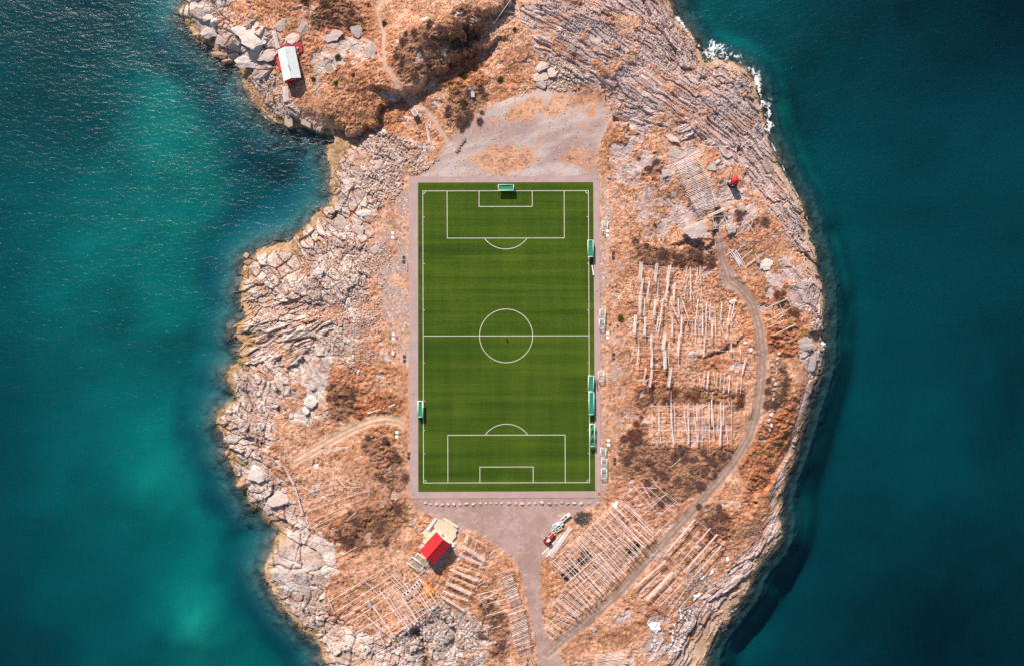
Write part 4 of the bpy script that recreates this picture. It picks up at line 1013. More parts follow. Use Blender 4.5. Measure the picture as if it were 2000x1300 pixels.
ladder('dense ladder-like rack on the rocks below the northeast slabs', ([(1316, 318), (1331, 352), (1347, 388), (1362, 415)], [(1361, 297), (1378, 330), (1393, 366), (1403, 404)]), 36, 2.6, 'wood')
ladder('upper dense ladder rack left of the road leaving the lot', ([(971, 1119), (980, 1142), (990, 1166), (997, 1185)], [(997, 1108), (1004, 1132), (1012, 1156), (1019, 1176)]), 25, 2.2, 'wood_red')
ladder('lower dense ladder rack left of the road near the bottom edge', ([(993, 1190), (998, 1215), (1002, 1245), (1008, 1272)], [(1021, 1179), (1026, 1204), (1032, 1232), (1038, 1263)]), 28, 2.2, 'wood_red')
ladder('grey ladder rack cut off by the bottom edge right of the road', ([(1160, 1278), (1163, 1292), (1166, 1306), (1168, 1322)], [(1216, 1270), (1220, 1284), (1224, 1298), (1228, 1316)]), 16, 1.6, 'wood')
rack('rickety rack with upright poles at the bottom edge beside the road', (700, 1150, 5), [B(1360, 735, 1690, 605), B(1420, 760, 1720, 700)],
     [B(1430, 670, 1440, 760), B(1545, 630, 1555, 760), B(1620, 610, 1625, 750, 2, 9), B(1650, 600, 1700, 740), B(1670, 595, 1730, 720), B(1640, 600, 1600, 740)], group='broken racks', wood='wood_red')
Z7 = (400, 750, 4.3325)
rack('collapsed rack of three long rails across the western headland turf', Z7, [B(830, 942, 1130, 812), B(862, 1012, 1182, 872), B(870, 1072, 1382, 890), B(918, 1150, 1390, 940), B(902, 1222, 1180, 1080)],
     [B(1180, 870, 1320, 870), B(1380, 830, 1390, 940), B(1300, 880, 1305, 920), B(700, 890, 830, 860), B(665, 820, 800, 780), B(1100, 770, 1190, 870, 2, 10), B(990, 880, 1000, 840), B(910, 850, 915, 910), B(1060, 820, 1085, 920), B(1190, 820, 1280, 850), B(1080, 690, 1095, 760), B(770, 1170, 830, 1250), B(830, 1250, 880, 1190), B(850, 1120, 880, 1195), B(900, 1220, 1040, 1120), B(1200, 1150, 1280, 1080), B(1520, 920, 1580, 1005), B(1040, 540, 1110, 565), B(1085, 560, 1085, 605), B(950, 730, 1000, 775), B(1000, 570, 1035, 630)], group='broken racks', h=.9)
rack('ruined rack with a wide plank on the rocks of the western headland', Z7, [B(660, 680, 760, 860), B(755, 850, 832, 1090), B(690, 540, 660, 680), B(530, 610, 660, 680)],
     [B(665, 685, 755, 850, 4, 18), B(760, 860, 826, 1085, 3, 16), B(565, 640, 600, 705), B(560, 620, 640, 690), B(580, 710, 650, 690), B(800, 745, 790, 800), B(820, 860, 900, 910), B(700, 905, 690, 870), B(740, 925, 790, 925), B(790, 940, 880, 1030)], group='broken racks', h=.9)
ZE = (1400, 540, 6.5)
rack('small broken ladder frame on the turf east of the gravel road bend', ZE, [B(775, 300, 862, 500), B(780, 500, 905, 715)],
     [B(615, 410, 900, 280, 2, 14), B(660, 552, 950, 390), B(665, 640, 830, 570, 2, 10), B(715, 745, 995, 605, 2, 12), B(720, 590, 840, 485), B(845, 255, 910, 285), B(900, 280, 948, 385), B(880, 530, 910, 510)], group='broken racks', h=.6)
Z6 = (1160, 230, 4.3325)
rack('scattered frame of thin poles by the track above the rack field', Z6, [B(1170, 1015, 1290, 1085), B(1200, 1140, 1290, 1050)],
     [B(1190, 1005, 1270, 945), B(1290, 1250, 1395, 1180, 2, 10), B(1255, 1190, 1340, 1120), B(1345, 1330, 1450, 1245), B(1120, 1165, 1190, 1115), B(1300, 880, 1345, 960), B(1345, 880, 1310, 950)], group='broken racks', h=.5)
rack('crossbars over the track just below the dense northeast rack', Z6, [B(975, 840, 1130, 830), B(1010, 940, 1190, 922)],
     [B(1000, 850, 1030, 935), B(1100, 835, 1140, 920), B(970, 836, 1105, 770, 5, 26)], group='broken racks', h=1.6, wpoles='wood_pale')
rack('tangle of driftwood poles under the northern hill slope', (680, 0, 4.3325), [B(1010, 215, 1060, 110), B(1040, 235, 1085, 150)],
     [B(1015, 200, 1045, 215), B(1025, 180, 1060, 195), B(1035, 155, 1070, 175), B(1045, 130, 1080, 150), B(1235, 200, 1375, 0), B(1190, 130, 1235, 205), B(1420, 10, 1450, 105), B(1190, 140, 1330, 70), B(1300, 60, 1400, 30), B(1320, 100, 1410, 110), B(1095, 160, 1110, 230, 4, 50), B(1270, 260, 1400, 180)], group='broken racks', h=.7)


def loose(label, zoom, lines, r=.1, cat='timber', name='timber_pile', wood='wood_pale', group=None, lift=.12):
    f = zc_(zoom); o0 = G(*f(lines[0][0])); root = empty(name, o0); tag(root, label, cat, group)
    for l in lines:
        n, w = (l[2], l[3] / zoom[2] / 5.68) if len(l) > 2 else (1, 0)
        a = G(*f(l[0]), lift); b = G(*f(l[1]), lift); d = (b - a).normalized(); nn = Vector((-d.y, d.x, 0))
        for i in range(n):
            t = ((i + .5) / n - .5) * w if n > 1 else 0
            stick('log', a + nn * t + d * R.uniform(-.4, .4) + Vector((0, 0, R.uniform(0, .12))), b + nn * t + d * R.uniform(-.4, .4) + Vector((0, 0, R.uniform(0, .12))), r * R.uniform(.8, 1.2), root, o0, wood)
    return root


ZT = (1050, 980, 10.83)
loose('pile of long pale and grey logs lying beside the red tractor', ZT, [B(110, 1090, 500, 690, 2, 30), B(150, 1150, 480, 720, 3, 60), B(190, 1170, 560, 690, 3, 60), B(250, 1140, 690, 530, 4, 70), B(285, 1190, 720, 550, 2, 40)], r=.12)
loose('few thin brown logs on the grass edge below the pale log pile', ZT, [B(180, 1240, 380, 1080), B(400, 1040, 640, 830), B(440, 1000, 780, 640), B(480, 960, 760, 660)], r=.1, wood='wood_red')
loose('neat stack of pale planks beside the track above the rack field', Z6, [B(1155, 1130, 1235, 1250, 2, 26), B(1190, 1130, 1262, 1240, 3, 40)], r=.22)
loose('bleached driftwood trunk on the western rubble field', (400, 500, 4.3325), [B(990, 635, 1110, 605, 2, 8)], r=.16, name='driftwood', cat='driftwood')
loose('long thin driftwood pole on the cove rocks', (400, 250, 4.3325), [B(1375, 135, 1440, 215)], r=.12, name='driftwood', cat='driftwood')
loose('driftwood plank lying across the tide pools of the west slabs', (400, 500, 4.3325), [B(790, 225, 850, 155, 2, 8)], r=.14, name='driftwood', cat='driftwood')
loose('leaning driftwood poles beside the footpath at the yard', (680, 0, 4.3325), [B(660, 1045, 690, 1210, 3, 22), B(665, 1040, 710, 1090), B(690, 1090, 700, 1030)], r=.12, name='driftwood', cat='driftwood')
loose('two crossed driftwood poles at the north edge of the yard', (680, 0, 4.3325), [B(1440, 765, 1555, 745), B(1460, 820, 1540, 730)], r=.12, name='driftwood', cat='driftwood')
loose('dead driftwood trunk beside the western track', Z7, [B(1385, 245, 1605, 172, 2, 8)], r=.13, name='driftwood', cat='driftwood')
loose('thin pole lying in the purple thicket near the road', Z4, [B(650, 918, 735, 845)], r=.09, name='driftwood', cat='driftwood')
loose('thick log lying on the grass strip left of the pitch', (780, 320, 3.94), [B(57, 750, 62, 830)], r=.2, name='driftwood', cat='driftwood', wood='wood_red')

# ------------------------------------------------------------------ boulders
def rock_mesh(seed, sub=2, flat_=.6):
    r_ = np.random.RandomState(seed); b = bmesh.new(); bmesh.ops.create_icosphere(b, subdivisions=sub, radius=1.0)
    planes = [(v / np.linalg.norm(v), r_.uniform(.45, .8)) for v in r_.normal(size=(9, 3))]
    if sub > 2: planes.append((np.array([.1, .1, .99]), .55))
    for v in b.verts:
        p = np.array(v.co)
        for n_, d_ in planes:
            t = p @ n_ - d_
            if t > 0: p = p - n_ * t * .92
        p = p * (1 + (.05 if sub < 3 else .035) * r_.normal())
        if sub > 2:
            q3 = p * 2.6 + seed; p = p * (1 + .16 * (math.sin(q3[0] * 1.7 + q3[1]) * math.sin(q3[1] * 2.1 - q3[0]) * math.cos(q3[2] * 1.3)) - .10 * (abs(math.sin(q3[0] * 1.1 + q3[1] * .8)) < .1))
        p[2] *= flat_
        v.co = p
    bmesh.ops.recalc_face_normals(b, faces=b.faces)
    me = bpy.data.meshes.new('boulder'); b.to_mesh(me); b.free()
    return me


def colour_mesh(me, c, var=.08, seed=0):
    r_ = np.random.RandomState(seed); a = me.color_attributes.new('albedo', 'FLOAT_COLOR', 'POINT'); n = len(me.vertices)
    cc = np.ones((n, 4), np.float32); cc[:, :3] = np.array(c) * (1 + var * r_.normal(size=(n, 1))); a.data.foreach_set('color', cc.ravel())
    return me


TONES = {'pink': (.56, .43, .37), 'grey': (.46, .37, .33), 'tan': (.46, .30, .19), 'pale': (.66, .56, .50), 'dark': (.27, .215, .19)}
BM = {t: [colour_mesh(rock_mesh(10 + i + 20 * j, 2, .62), c, .07, i) for i in range(5)] for j, (t, c) in enumerate(TONES.items())}
BL = {t: [colour_mesh(rock_mesh(110 + i + 20 * j, 4, .62), c, .06, i) for i in range(4)] for j, (t, c) in enumerate(TONES.items())}
for Q in (BM, BL):
    for t in Q:
        for me in Q[t]: me.materials.append(M['stone'])


def boulder(px, py, L, W, an, tone, label, group=None, tall=.8, sink=.25):
    p = G(px, py, 0); a, b = L / 5.68 / 2, W / 5.68 / 2
    o = new('boulder', R.choice(BL[tone] if max(L, W) > 19 else BM[tone]), None, None, (p.x, p.y, p.z + b * tall * (.62 - sink)), an)
    o.rotation_euler = (R.uniform(-.15, .15), R.uniform(-.15, .15), an)
    o.scale = (a * 1.15, b * 1.15, b * 1.15 * tall)
    return tag(o, label, 'boulder', group)


ORD = ['first', 'second', 'third', 'fourth', 'fifth', 'sixth', 'seventh', 'eighth', 'ninth', 'tenth', 'eleventh', 'twelfth', 'thirteenth', 'fourteenth', 'fifteenth', 'sixteenth', 'seventeenth', 'eighteenth', 'nineteenth', 'twentieth', 'twenty-first', 'twenty-second', 'twenty-third', 'twenty-fourth', 'twenty-fifth', 'twenty-sixth', 'twenty-seventh', 'twenty-eighth']
rxs = [233, 281, 330, 381, 432, 485, 539, 599, 662, 718, 767, 812, 860, 910, 973, 1035, 1092, 1150, 1206, 1263, 1330, 1385, 1440, 1493, 1555, 1615, 1680, 1757]
rys = [1003, 1018, 1017, 1017, 1019, 1019, 1017, 1014, 1016, 1011, 1010, 1008, 1009, 1006, 1006, 1010, 1009, 1009, 1006, 1005, 1012, 1010, 1005, 1010, 1010, 1010, 1012, 1012]
rsz = [32, 26, 30, 31, 31, 33, 31, 38, 36, 28, 26, 24, 27, 30, 34, 27, 37, 30, 27, 44, 35, 26, 32, 32, 40, 34, 30, 40]
for i in range(28):
    big_ = 'large' if rsz[i] > 35 else ('small' if rsz[i] < 28 else 'medium')
    boulder(780 + rxs[i] / 4.545, 760 + rys[i] / 4.545, rsz[i] / 4.545 * 1.12, rsz[i] / 4.545 * R.uniform(.75, .95), R.uniform(-.6, .6), 'pink' if i < 20 else R.choice(['pink', 'grey']),
            f'{big_} pale boulder, {ORD[i]} from the left in the row below the pitch', 'boulders in a row below the pitch', .95)
for a in [
 (650, 73, 38, 22, .25, 'grey', 'grey pointed boulder in the grass right of the white-roofed hut'), (698, 61, 34, 20, -.9, 'grey', 'tilted elongated grey boulder beside the dark thicket near the footpath'), (724, 102, 19, 34, .1, 'grey', 'egg-shaped grey boulder next to the footpath fork'),
 (574, 77, 32, 22, .4, 'pink', 'angular boulder just above the red deck of the white-roofed hut'), (594, 56, 24, 28, -.5, 'grey', 'dark mossy boulder under the slope north of the hut'), (553, 51, 34, 20, .5, 'grey', 'boulder at the top of the hut stairs'), (432, 105, 36, 20, -.2, 'tan', 'brown block at the waterline below the northwest slabs'),
 (447, 118, 24, 13, .1, 'tan', 'small brown boulder in the water below the northwest slabs'), (487, 120, 46, 26, .1, 'pale', 'pale flat-topped boulder overhanging the water left of the hut'), (497, 75, 74, 50, -.35, 'pale', 'largest smooth grey slab left of the hut stairs'), (520, 108, 62, 24, .45, 'pink', 'long slanting slab leading up to the hut wall'),
 (420, 42, 16, 14, .2, 'pale', 'small rounded pale boulder among the northwest slabs'), (412, 62, 34, 22, .4, 'pale', 'pale cracked boulder at the middle of the northwest slabs'), (433, 80, 30, 20, -.2, 'grey', 'grey boulder at the lower edge of the northwest slabs'), (405, 35, 24, 14, .2, 'pale', 'pale boulder near the top of the northwest slabs'),
 (1066, 128, 36, 22, .5, 'pink', 'big flat boulder at the left edge of the northeast slabs'), (1056, 152, 30, 22, .2, 'pink', 'squarish boulder above the cluster at the yard corner'), (1054, 166, 24, 18, -.3, 'grey', 'grey boulder nearest the yard at its northern corner'), (1078, 144, 16, 26, .2, 'pink', 'upright narrow boulder beside the scree of the northeast slabs'),
 (1390, 327, 24, 14, -.2, 'grey', 'wedge-shaped boulder right of the dense northeast rack'), (1402, 318, 12, 14, 0, 'pink', 'small boulder above the wedge-shaped one by the dense rack'), (1301, 338, 28, 16, .3, 'grey', 'pale outcrop block left of the dense northeast rack'), (1425, 446, 24, 20, .4, 'grey', 'dark-sided boulder right of the track under the crossbars'), (1365, 452, 56, 34, .15, 'grey', 'broad grassy outcrop block left of the track'), (1447, 408, 20, 14, .1, 'grey', 'grey boulder in the scrub right of the crossbars'),
 (1432, 590, 16, 9, .2, 'pale', 'white boulder at the right end of the third pole row'), (1352, 692, 14, 12, .6, 'pale', 'white triangular stone in the middle of the rack field'), (1456, 670, 9, 8, 0, 'pale', 'small white boulder near the road in the rack field'), (1466, 683, 10, 7, .8, 'pale', 'small pale boulder at the rail end by the road'),
 (1497, 517, 34, 22, .2, 'pale', 'large pale rock patch by the plank stack'), (1477, 505, 8, 20, .4, 'grey', 'narrow grey rock left of the large pale rock patch'), (605, 785, 28, 26, .6, 'pale', 'large pale flat rock in the western turf'), (597, 800, 14, 20, .3, 'pale', 'smaller pale rock leaning on the large western flat rock'), (640, 805, 13, 9, .4, 'grey', 'small grey angular rock on the western turf'), (610, 757, 14, 12, -.3, 'grey', 'grey rock patch above the large western flat rock'),
 (480, 500, 14, 12, .2, 'tan', 'tan rock at the weedy corner of the west slabs'), (736, 322, 32, 24, .2, 'pink', 'big flat-topped block in the cove rubble'), (668, 438, 38, 20, -1.0, 'pink', 'long smooth slab on the cove headland'), (700, 450, 26, 18, -.8, 'pink', 'grooved slab right of the smooth cove slab'), (715, 418, 34, 16, -.2, 'pale', 'rounded pale boulder at the head of the cove'), (735, 485, 34, 14, .7, 'grey', 'grey ridge boulder with dark overhang west of the pitch'), (624, 533, 24, 18, .3, 'pale', 'pale boulder at the edge of the western rubble field'),
 (455, 825, 34, 22, -1.1, 'tan', 'tan blocky rock on the small western spur'), (452, 858, 30, 20, .2, 'grey', 'cracked grey rock at the foot of the western spur'), (505, 925, 36, 34, .5, 'pale', 'rounded pale rock dome on the western headland'), (475, 942, 22, 24, .2, 'tan', 'flat tan rock shelf below the pale dome'), (545, 975, 42, 28, .3, 'pink', 'broad pink slab under the ruined rack'),
 (720, 1174, 12, 22, .4, 'grey', 'grey outcrop poking through the rails of the wide rack'), (870, 1192, 9, 8, 0, 'pale', 'round pale stone at the top of the southern rubble'), (1199, 222, 16, 12, .4, 'dark', 'dark boulder under the slab edge at the yard corner'), (1570, 675, 30, 34, .5, 'grey', 'smooth grey rock dome on the eastern shore'), (1585, 705, 26, 40, -.3, 'grey', 'long smooth grey rock below the eastern dome'),
 (1310, 268, 46, 12, -.45, 'pink', 'long rounded rock rib above the dense northeast rack'), (1320, 300, 46, 20, -.4, 'grey', 'sloping slab at the top end of the dense northeast rack'), (768, 690, 6, 9, 0, 'pale', 'single white stone on the west turf'), (700, 727, 6, 10, 0, 'pale', 'single white stone at the foot of the rubble field'), (690, 697, 6, 9, .2, 'pale', 'white stone on the lower rubble field'), (1189, 347, 8, 7, 0, 'grey', 'small grey stone by the northeast corner of the apron')]:
    boulder(*a[:6], a[6], None, .42 if max(a[2], a[3]) > 30 else .75, .45 if max(a[2], a[3]) > 30 else .32)
# stones of the cairn-like heap and the road edge wall
for i, (px, py) in enumerate([(955, 1075), (962, 1080), (958, 1084), (952, 1088), (962, 1088), (966, 1076)]):
    boulder(px, py, 6, 5, R.uniform(0, 3), 'grey', f'{ORD[i]} small grey stone of the heap beside the clubhouse rack', 'grey stones in a heap by the clubhouse rack', .8)
for i, (px, py) in enumerate([(806, 1001), (803, 1012), (809, 1022), (813, 1030), (820, 1034), (802, 1024), (800, 990)]):
    boulder(px, py, 7, 6, R.uniform(0, 3), 'grey', f'{ORD[i]} grey stone of the heap left of the clubhouse deck', 'grey stones in a heap left of the deck', .8)
for i in range(16):
    t = i / 15; px = 1518 - 16 * t + R.uniform(-4, 4); py = 690 + 150 * t
    boulder(px, py, R.uniform(6, 10), R.uniform(5, 7), R.uniform(0, 3), R.choice(['grey', 'pale']), f'{ORD[i]} rough stone from the top in the wall east of the road', 'stones walling the road on its sea side', .8)
for i in range(9):
    t = i / 8; boulder(893 + 14 * t + R.uniform(-2, 2), 298 - 26 * t + R.uniform(-2, 2), R.uniform(6, 9), R.uniform(5, 7), R.uniform(0, 3), 'dark', f'{ORD[i]} dark stone from below edging the north yard entrance', 'stones edging the north yard entrance', .9)

# ------------------------------------------------------------------ loose rubble (uncountable)
base_r = [rock_mesh(200 + i, 1, .7) for i in range(10)]
bv = []; bf = []
for me in base_r:
    v = np.zeros(len(me.vertices) * 3, np.float32); me.vertices.foreach_get('co', v); bv.append(v.reshape(-1, 3))
    bf.append(np.array([p.vertices[:] for p in me.polygons], np.int32)); bpy.data.meshes.remove(me)
rs = np.random.RandomState(3)


def scatter(poly_list, n, smin, smax, tone, name, label, density=None):
    pts = []
    ws = [UB(p) for p in poly_list]
    area = [abs(np.sum(w[:, 0] * np.roll(w[:, 1], -1) - np.roll(w[:, 0], -1) * w[:, 1])) / 2 for w in ws]
    for w, a in zip(ws, area):
        m_ = int(n * a / sum(area)) * 3
        px = rs.uniform(w[:, 0].min(), w[:, 0].max(), m_); py = rs.uniform(w[:, 1].min(), w[:, 1].max(), m_)
        ok = inside(w, px, py) & (fbm(px / 4, py / 4, 951, 3) > rs.uniform(.30, .62, m_))
        pts.append(np.stack([px[ok], py[ok]], 1)[:int(n * a / sum(area))])
    pts = np.concatenate(pts); sdv = grid_sample(SD_c, X0, Y0, CS, pts[:, 0], pts[:, 1])
    pts = pts[(sdv > 1.0)]
    pz = grid_sample(Z, fx[0], fy[0], ST, pts[:, 0], pts[:, 1])
    V, F, Cc = [], [], []; off = 0
    sizes = smin + (smax - smin) * rs.power(.55, len(pts)) ** 2.2
    for (px, py), zz, s1 in zip(pts, pz, sizes):
        k = rs.randint(10); a = rs.uniform(0, 6.28); c, s2 = math.cos(a), math.sin(a)
        v = bv[k] * (s1 * np.array([rs.uniform(.8, 1.4), rs.uniform(.6, 1.0), rs.uniform(.7, 1.1)]))
        v = np.stack([v[:, 0] * c - v[:, 1] * s2, v[:, 0] * s2 + v[:, 1] * c, v[:, 2]], 1) + (px, py, zz + s1 * .25)
        V.append(v); F.append(bf[k] + off); off += len(v)
        cc = np.array(tone[rs.randint(len(tone))]) * rs.uniform(.75, 1.15); Cc.append(np.repeat(cc[None], len(v), 0))
    o = new(name, np_mesh(name, np.concatenate(V), np.concatenate(F), np.concatenate(Cc), smooth=False), M['stone'])
    tag(o, label, 'stones', kind='stuff')


PK = [(.58, .44, .375), (.50, .355, .295), (.64, .53, .465), (.46, .29, .215), (.38, .26, .215)]
scatter([RUBBLE[0]], 6000, .12, .5, PK, 'rubble', 'pink rubble field between the west slabs and the pitch')
scatter([RUBBLE[1], [(700, 270), (760, 262), (830, 290), (800, 320), (740, 330)]], 2600, .2, .8, PK, 'riprap', 'pale riprap blocks round the head of the cove')
scatter([RUBBLE[2]], 1300, .2, .7, PK[:3] + [(.5, .33, .22)], 'scree', 'pink scree at the foot of the northeast slabs')
scatter([RUBBLE[3]], 2800, .15, .75, [(.30, .26, .25), (.45, .38, .36), (.62, .52, .47), (.42, .25, .16)], 'shingle', 'grey shingle and stones round the southern gully')
scatter([STRIP_W, YARD_N, [(1185, 420), (1215, 420), (1205, 600), (1210, 900), (1180, 900)]], 2600, .08, .28, PK, 'gravel_stones', 'small pale stones scattered on the gravel strips')
scatter([[(1310, 1180), (1360, 1180), (1330, 1290), (1270, 1270), (1290, 1210)]], 900, .15, .6, [(.74, .70, .68), (.66, .6, .58), (.3, .25, .23)], 'stone_heap', 'white stone heap near the southern shore')
scatter([[(1345, 1105), (1360, 1095), (1400, 1140), (1330, 1200), (1310, 1190)], [(1205, 1110), (1222, 1110), (1255, 1075), (1240, 1072)], [(1270, 1065), (1300, 1065), (1295, 1105), (1270, 1095)]], 700, .15, .5, [(.3, .26, .25), (.5, .42, .4)], 'dark_shingle', 'grey stones under the southern racks')
scatter([[(1060, 0), (1300, 40), (1470, 170), (1500, 280), (1420, 260), (1330, 150), (1150, 120)], [(1470, 1060), (1510, 1000), (1500, 1080), (1400, 1240), (1380, 1240)], [(1280, -40), (1320, 30), (1480, 200), (1460, 200), (1330, 80)]], 3600, .15, .65, [(.46, .34, .31), (.36, .26, .24), (.55, .42, .38)], 'shore_stones', 'loose stones in the cracks of the eastern slabs')
scatter([[(500, 500), (600, 460), (640, 420), (700, 420), (640, 560), (520, 640), (480, 600)], [(440, 720), (560, 700), (540, 820), (520, 960), (440, 860)], [(540, 1060), (620, 1060), (640, 1200), (720, 1290), (620, 1280)], [(480, 150), (540, 160), (600, 240), (540, 235)]], 2600, .15, .6, PK, 'beach_stones', 'loose pale stones on the western rocks')

# ------------------------------------------------------------------ shrubs
def shrub_mesh(seed, n, mt, spread=1.0, height=.8, leaf=False):
    r_ = np.random.RandomState(seed); V, F = [], []
    for i in range(n):
        a = r_.uniform(0, 6.283); rr_ = spread * math.sqrt(r_.uniform(.0, 1)); b0 = np.array([math.cos(a) * rr_ * .35, math.sin(a) * rr_ * .35, 0])
        tip = np.array([math.cos(a) * rr_, math.sin(a) * rr_, height * (1.05 - .55 * rr_ / spread) * r_.uniform(.6, 1.1)]) + r_.normal(size=3) * .12
        m_ = (b0 + tip) / 2 + r_.normal(size=3) * .12; m_[2] = max(m_[2], .08)
        w = r_.uniform(.018, .04) if not leaf else r_.uniform(.05, .09)
        sd_ = np.array([-math.sin(a), math.cos(a), 0]) * w; up = np.array([0, 0, w])
        o_ = len(V)
        V += [b0 + sd_, b0 - sd_, b0 + up, m_ + sd_ * .8, m_ - sd_ * .8, m_ + up * .8, tip]
        F += [(o_, o_ + 1, o_ + 4), (o_, o_ + 4, o_ + 3), (o_ + 1, o_ + 2, o_ + 5), (o_ + 1, o_ + 5, o_ + 4), (o_ + 2, o_, o_ + 3), (o_ + 2, o_ + 3, o_ + 5), (o_ + 3, o_ + 4, o_ + 6), (o_ + 4, o_ + 5, o_ + 6), (o_ + 5, o_ + 3, o_ + 6)]
        for _ in range(3):           # side twigs
            t = r_.uniform(.4, .95); p = m_ + (tip - m_) * t; e = p + r_.normal(size=3) * np.array([.22, .22, .12]) ; o_ = len(V); ww = w * .7
            V += [p + sd_ * .5, p - sd_ * .5, e, p + up * .5]; F += [(o_, o_ + 1, o_ + 2), (o_ + 1, o_ + 3, o_ + 2), (o_ + 3, o_, o_ + 2)]
    me = np_mesh('shrub', np.array(V), np.array(F), smooth=False); me.materials.append(mt)
    return me


SH = [shrub_mesh(50 + i, 170, M['twig'], 1.0, .75) for i in range(4)]
SHR = [shrub_mesh(60 + i, 170, M['twig_red'], 1.0, .65) for i in range(3)]
JUN = [shrub_mesh(70 + i, 130, M['olive'], 1.0, .7, True) for i in range(3)]
sr = np.random.RandomState(9)


def nth(i):
    T = ['', '', 'twenty', 'thirty', 'forty', 'fifty']; B_ = ['', 'twentieth', 'thirtieth', 'fortieth', 'fiftieth']
    n = i + 1
    if n <= 20: return ORD[n - 1]
    return B_[n // 10 - 1] if n % 10 == 0 else T[n // 10] + '-' + ORD[n % 10 - 1]


def thicket(poly, n, label, group, meshes=SH, s0=.9, s1=1.9, cat='shrub'):
    w = UB(poly); k = 0; tries = 0; made = []
    while k < n and tries < 4000:
        tries += 1
        px, py = sr.uniform(w[:, 0].min(), w[:, 0].max()), sr.uniform(w[:, 1].min(), w[:, 1].max())
        if not inside(w, np.array([px]), np.array([py]))[0]: continue
        s_ = sr.uniform(s0, s1)
        o = new('shrub', meshes[sr.randint(len(meshes))], None, None, (px, py, hz(px, py) - .08), sr.uniform(0, 6.28)); o.scale = (s_, s_ * sr.uniform(.8, 1.1), s_ * sr.uniform(.6, .9))
        made.append(o); k += 1
    made.sort(key=lambda o: o.location.x)
    for i, o in enumerate(made):
        tag(o, f'{nth(i)} from the left: {label}' if len(made) > 1 else label, cat, group)


thicket(SHRUBBY[0], 26, 'leafless dark shrub in the thicket above the rack field', 'shrubs above the rack field')
thicket(SHRUBBY[1], 24, 'leafless reddish shrub between the rack field and the square rack', 'shrubs round the square rack', SHR + SH[:1])
thicket(SHRUBBY[2], 46, 'purple-brown leafless shrub in the thicket below the square rack', 'shrubs below the square rack')
thicket(SHRUBBY[3], 40, 'purple-brown leafless shrub on the northern hill', 'shrubs on the northern hill')
thicket(SHRUBBY[4], 10, 'dark shrub on the crest above the driftwood tangle', 'shrubs on the northern crest')
thicket(SHRUBBY[5], 16, 'dark leafless shrub in the hollow at the top edge', 'shrubs in the hollow by the top edge')
thicket(SHRUBBY[6], 9, 'brown shrub on the slope left of the pitch corner', 'shrubs left of the lower pitch')
thicket(SHRUBBY[7], 13, 'brown leafless shrub on the slope left of the clubhouse', 'shrubs left of the clubhouse')
thicket(SHRUBBY[8], 14, 'reddish purple shrub between the road and the southern racks', 'shrubs by the southern road', SH + SHR)
thicket(SHRUBBY[9], 14, 'purple shrub along the sea side of the stone wall', 'shrubs along the road wall')
thicket(SHRUBBY[10], 8, 'reddish shrub near the small broken ladder frame', 'shrubs on the east slope', SHR)
thicket(SHRUBBY[11], 18, 'brown shrub in the valley north of the yard', 'shrubs in the north valley')
thicket(SHRUBBY[12], 9, 'brown shrub in the western turf above the track', 'shrubs on the western turf')
thicket(SHRUBBY[13], 10, 'brown shrub left of the lower ladder rack', 'shrubs by the ladder rack')
thicket(SHRUBBY[14], 10, 'dark shrub right of the crossbars over the track', 'shrubs right of the crossbars')
thicket(SHRUBBY[15], 5, 'dark brown shrub left of the dense northeast rack', 'shrubs left of the dense rack')
for px, py, s_, lb in [(751, 46, 1.1, 'yellow-green juniper bush beside the footpath near the top'), (690, 147, .8, 'small yellow-green bush right of the white-roofed hut'), (612, 155, .9, 'olive bush between the hut and the small bush'), (656, 162, .8, 'pale olive bush in the middle of the hut knoll'),
                       (545, 762, 1.2, 'olive bush on the western shore turf'), (1212, 621, 1.2, 'red and green bush beside the rocks right of the pitch'), (1279, 441, .8, 'olive tuft on the rocks above the thicket'), (977, 157, 1.3, 'dark green bush in the north turf left of the slabs'), (905, 150, 1.5, 'dark green bush in the valley near the blue barrel'), (908, 200, 1.0, 'dark green bush below the grey box'), (1005, 58, .8, 'rust-green bush at the edge of the northeast slabs'), (660, 112, 1.2, 'sprawling olive bush right of the hut roof'), (595, 2, 1.4, 'olive bush on the rocks at the top edge'), (470, 1037, 1.0, 'olive weed cushion by the western shore')][:13]:
    p = G(px, py); o = new('bush', JUN[sr.randint(3)], None, None, (p.x, p.y, p.z - .05), sr.uniform(0, 6)); o.scale = (s_, s_, s_); tag(o, lb, 'bush')

# ------------------------------------------------------------------ dry grass tufts (uncountable)
def tufts(n, name, label, cols, hmin, hmax, wgt, seed):
    r_ = np.random.RandomState(seed)
    ii = r_.choice(len(x), n, p=wgt / wgt.sum()); c = verts[ii] + np.stack([r_.uniform(-.2, .2, n), r_.uniform(-.2, .2, n), np.full(n, -.05)], 1)
    kb = 5; A = r_.uniform(0, 6.283, (n, kb)); hh = r_.uniform(hmin, hmax, (n, kb)); ln = r_.uniform(.08, .38, (n, kb)); w = r_.uniform(.05, .11, (n, kb))
    dx, dy = np.cos(A), np.sin(A); b = np.repeat(c[:, None], kb, 1)
    p1 = b + np.stack([-dy * w, dx * w, 0 * w], -1); p2 = b + np.stack([dy * w, -dx * w, 0 * w], -1); p3 = b + np.stack([dx * ln, dy * ln, hh], -1)
    V = np.stack([p1, p2, p3], 2).reshape(-1, 3); F = np.arange(len(V)).reshape(-1, 3)
    cc = np.array(cols)[r_.randint(len(cols), size=n)] * r_.uniform(.8, 1.15, (n, 1)); Cc = np.repeat(cc, kb * 3, 0)
    tag(new(name, np_mesh(name, V, F, Cc, smooth=False), M['stone']), label, 'grass', kind='stuff')


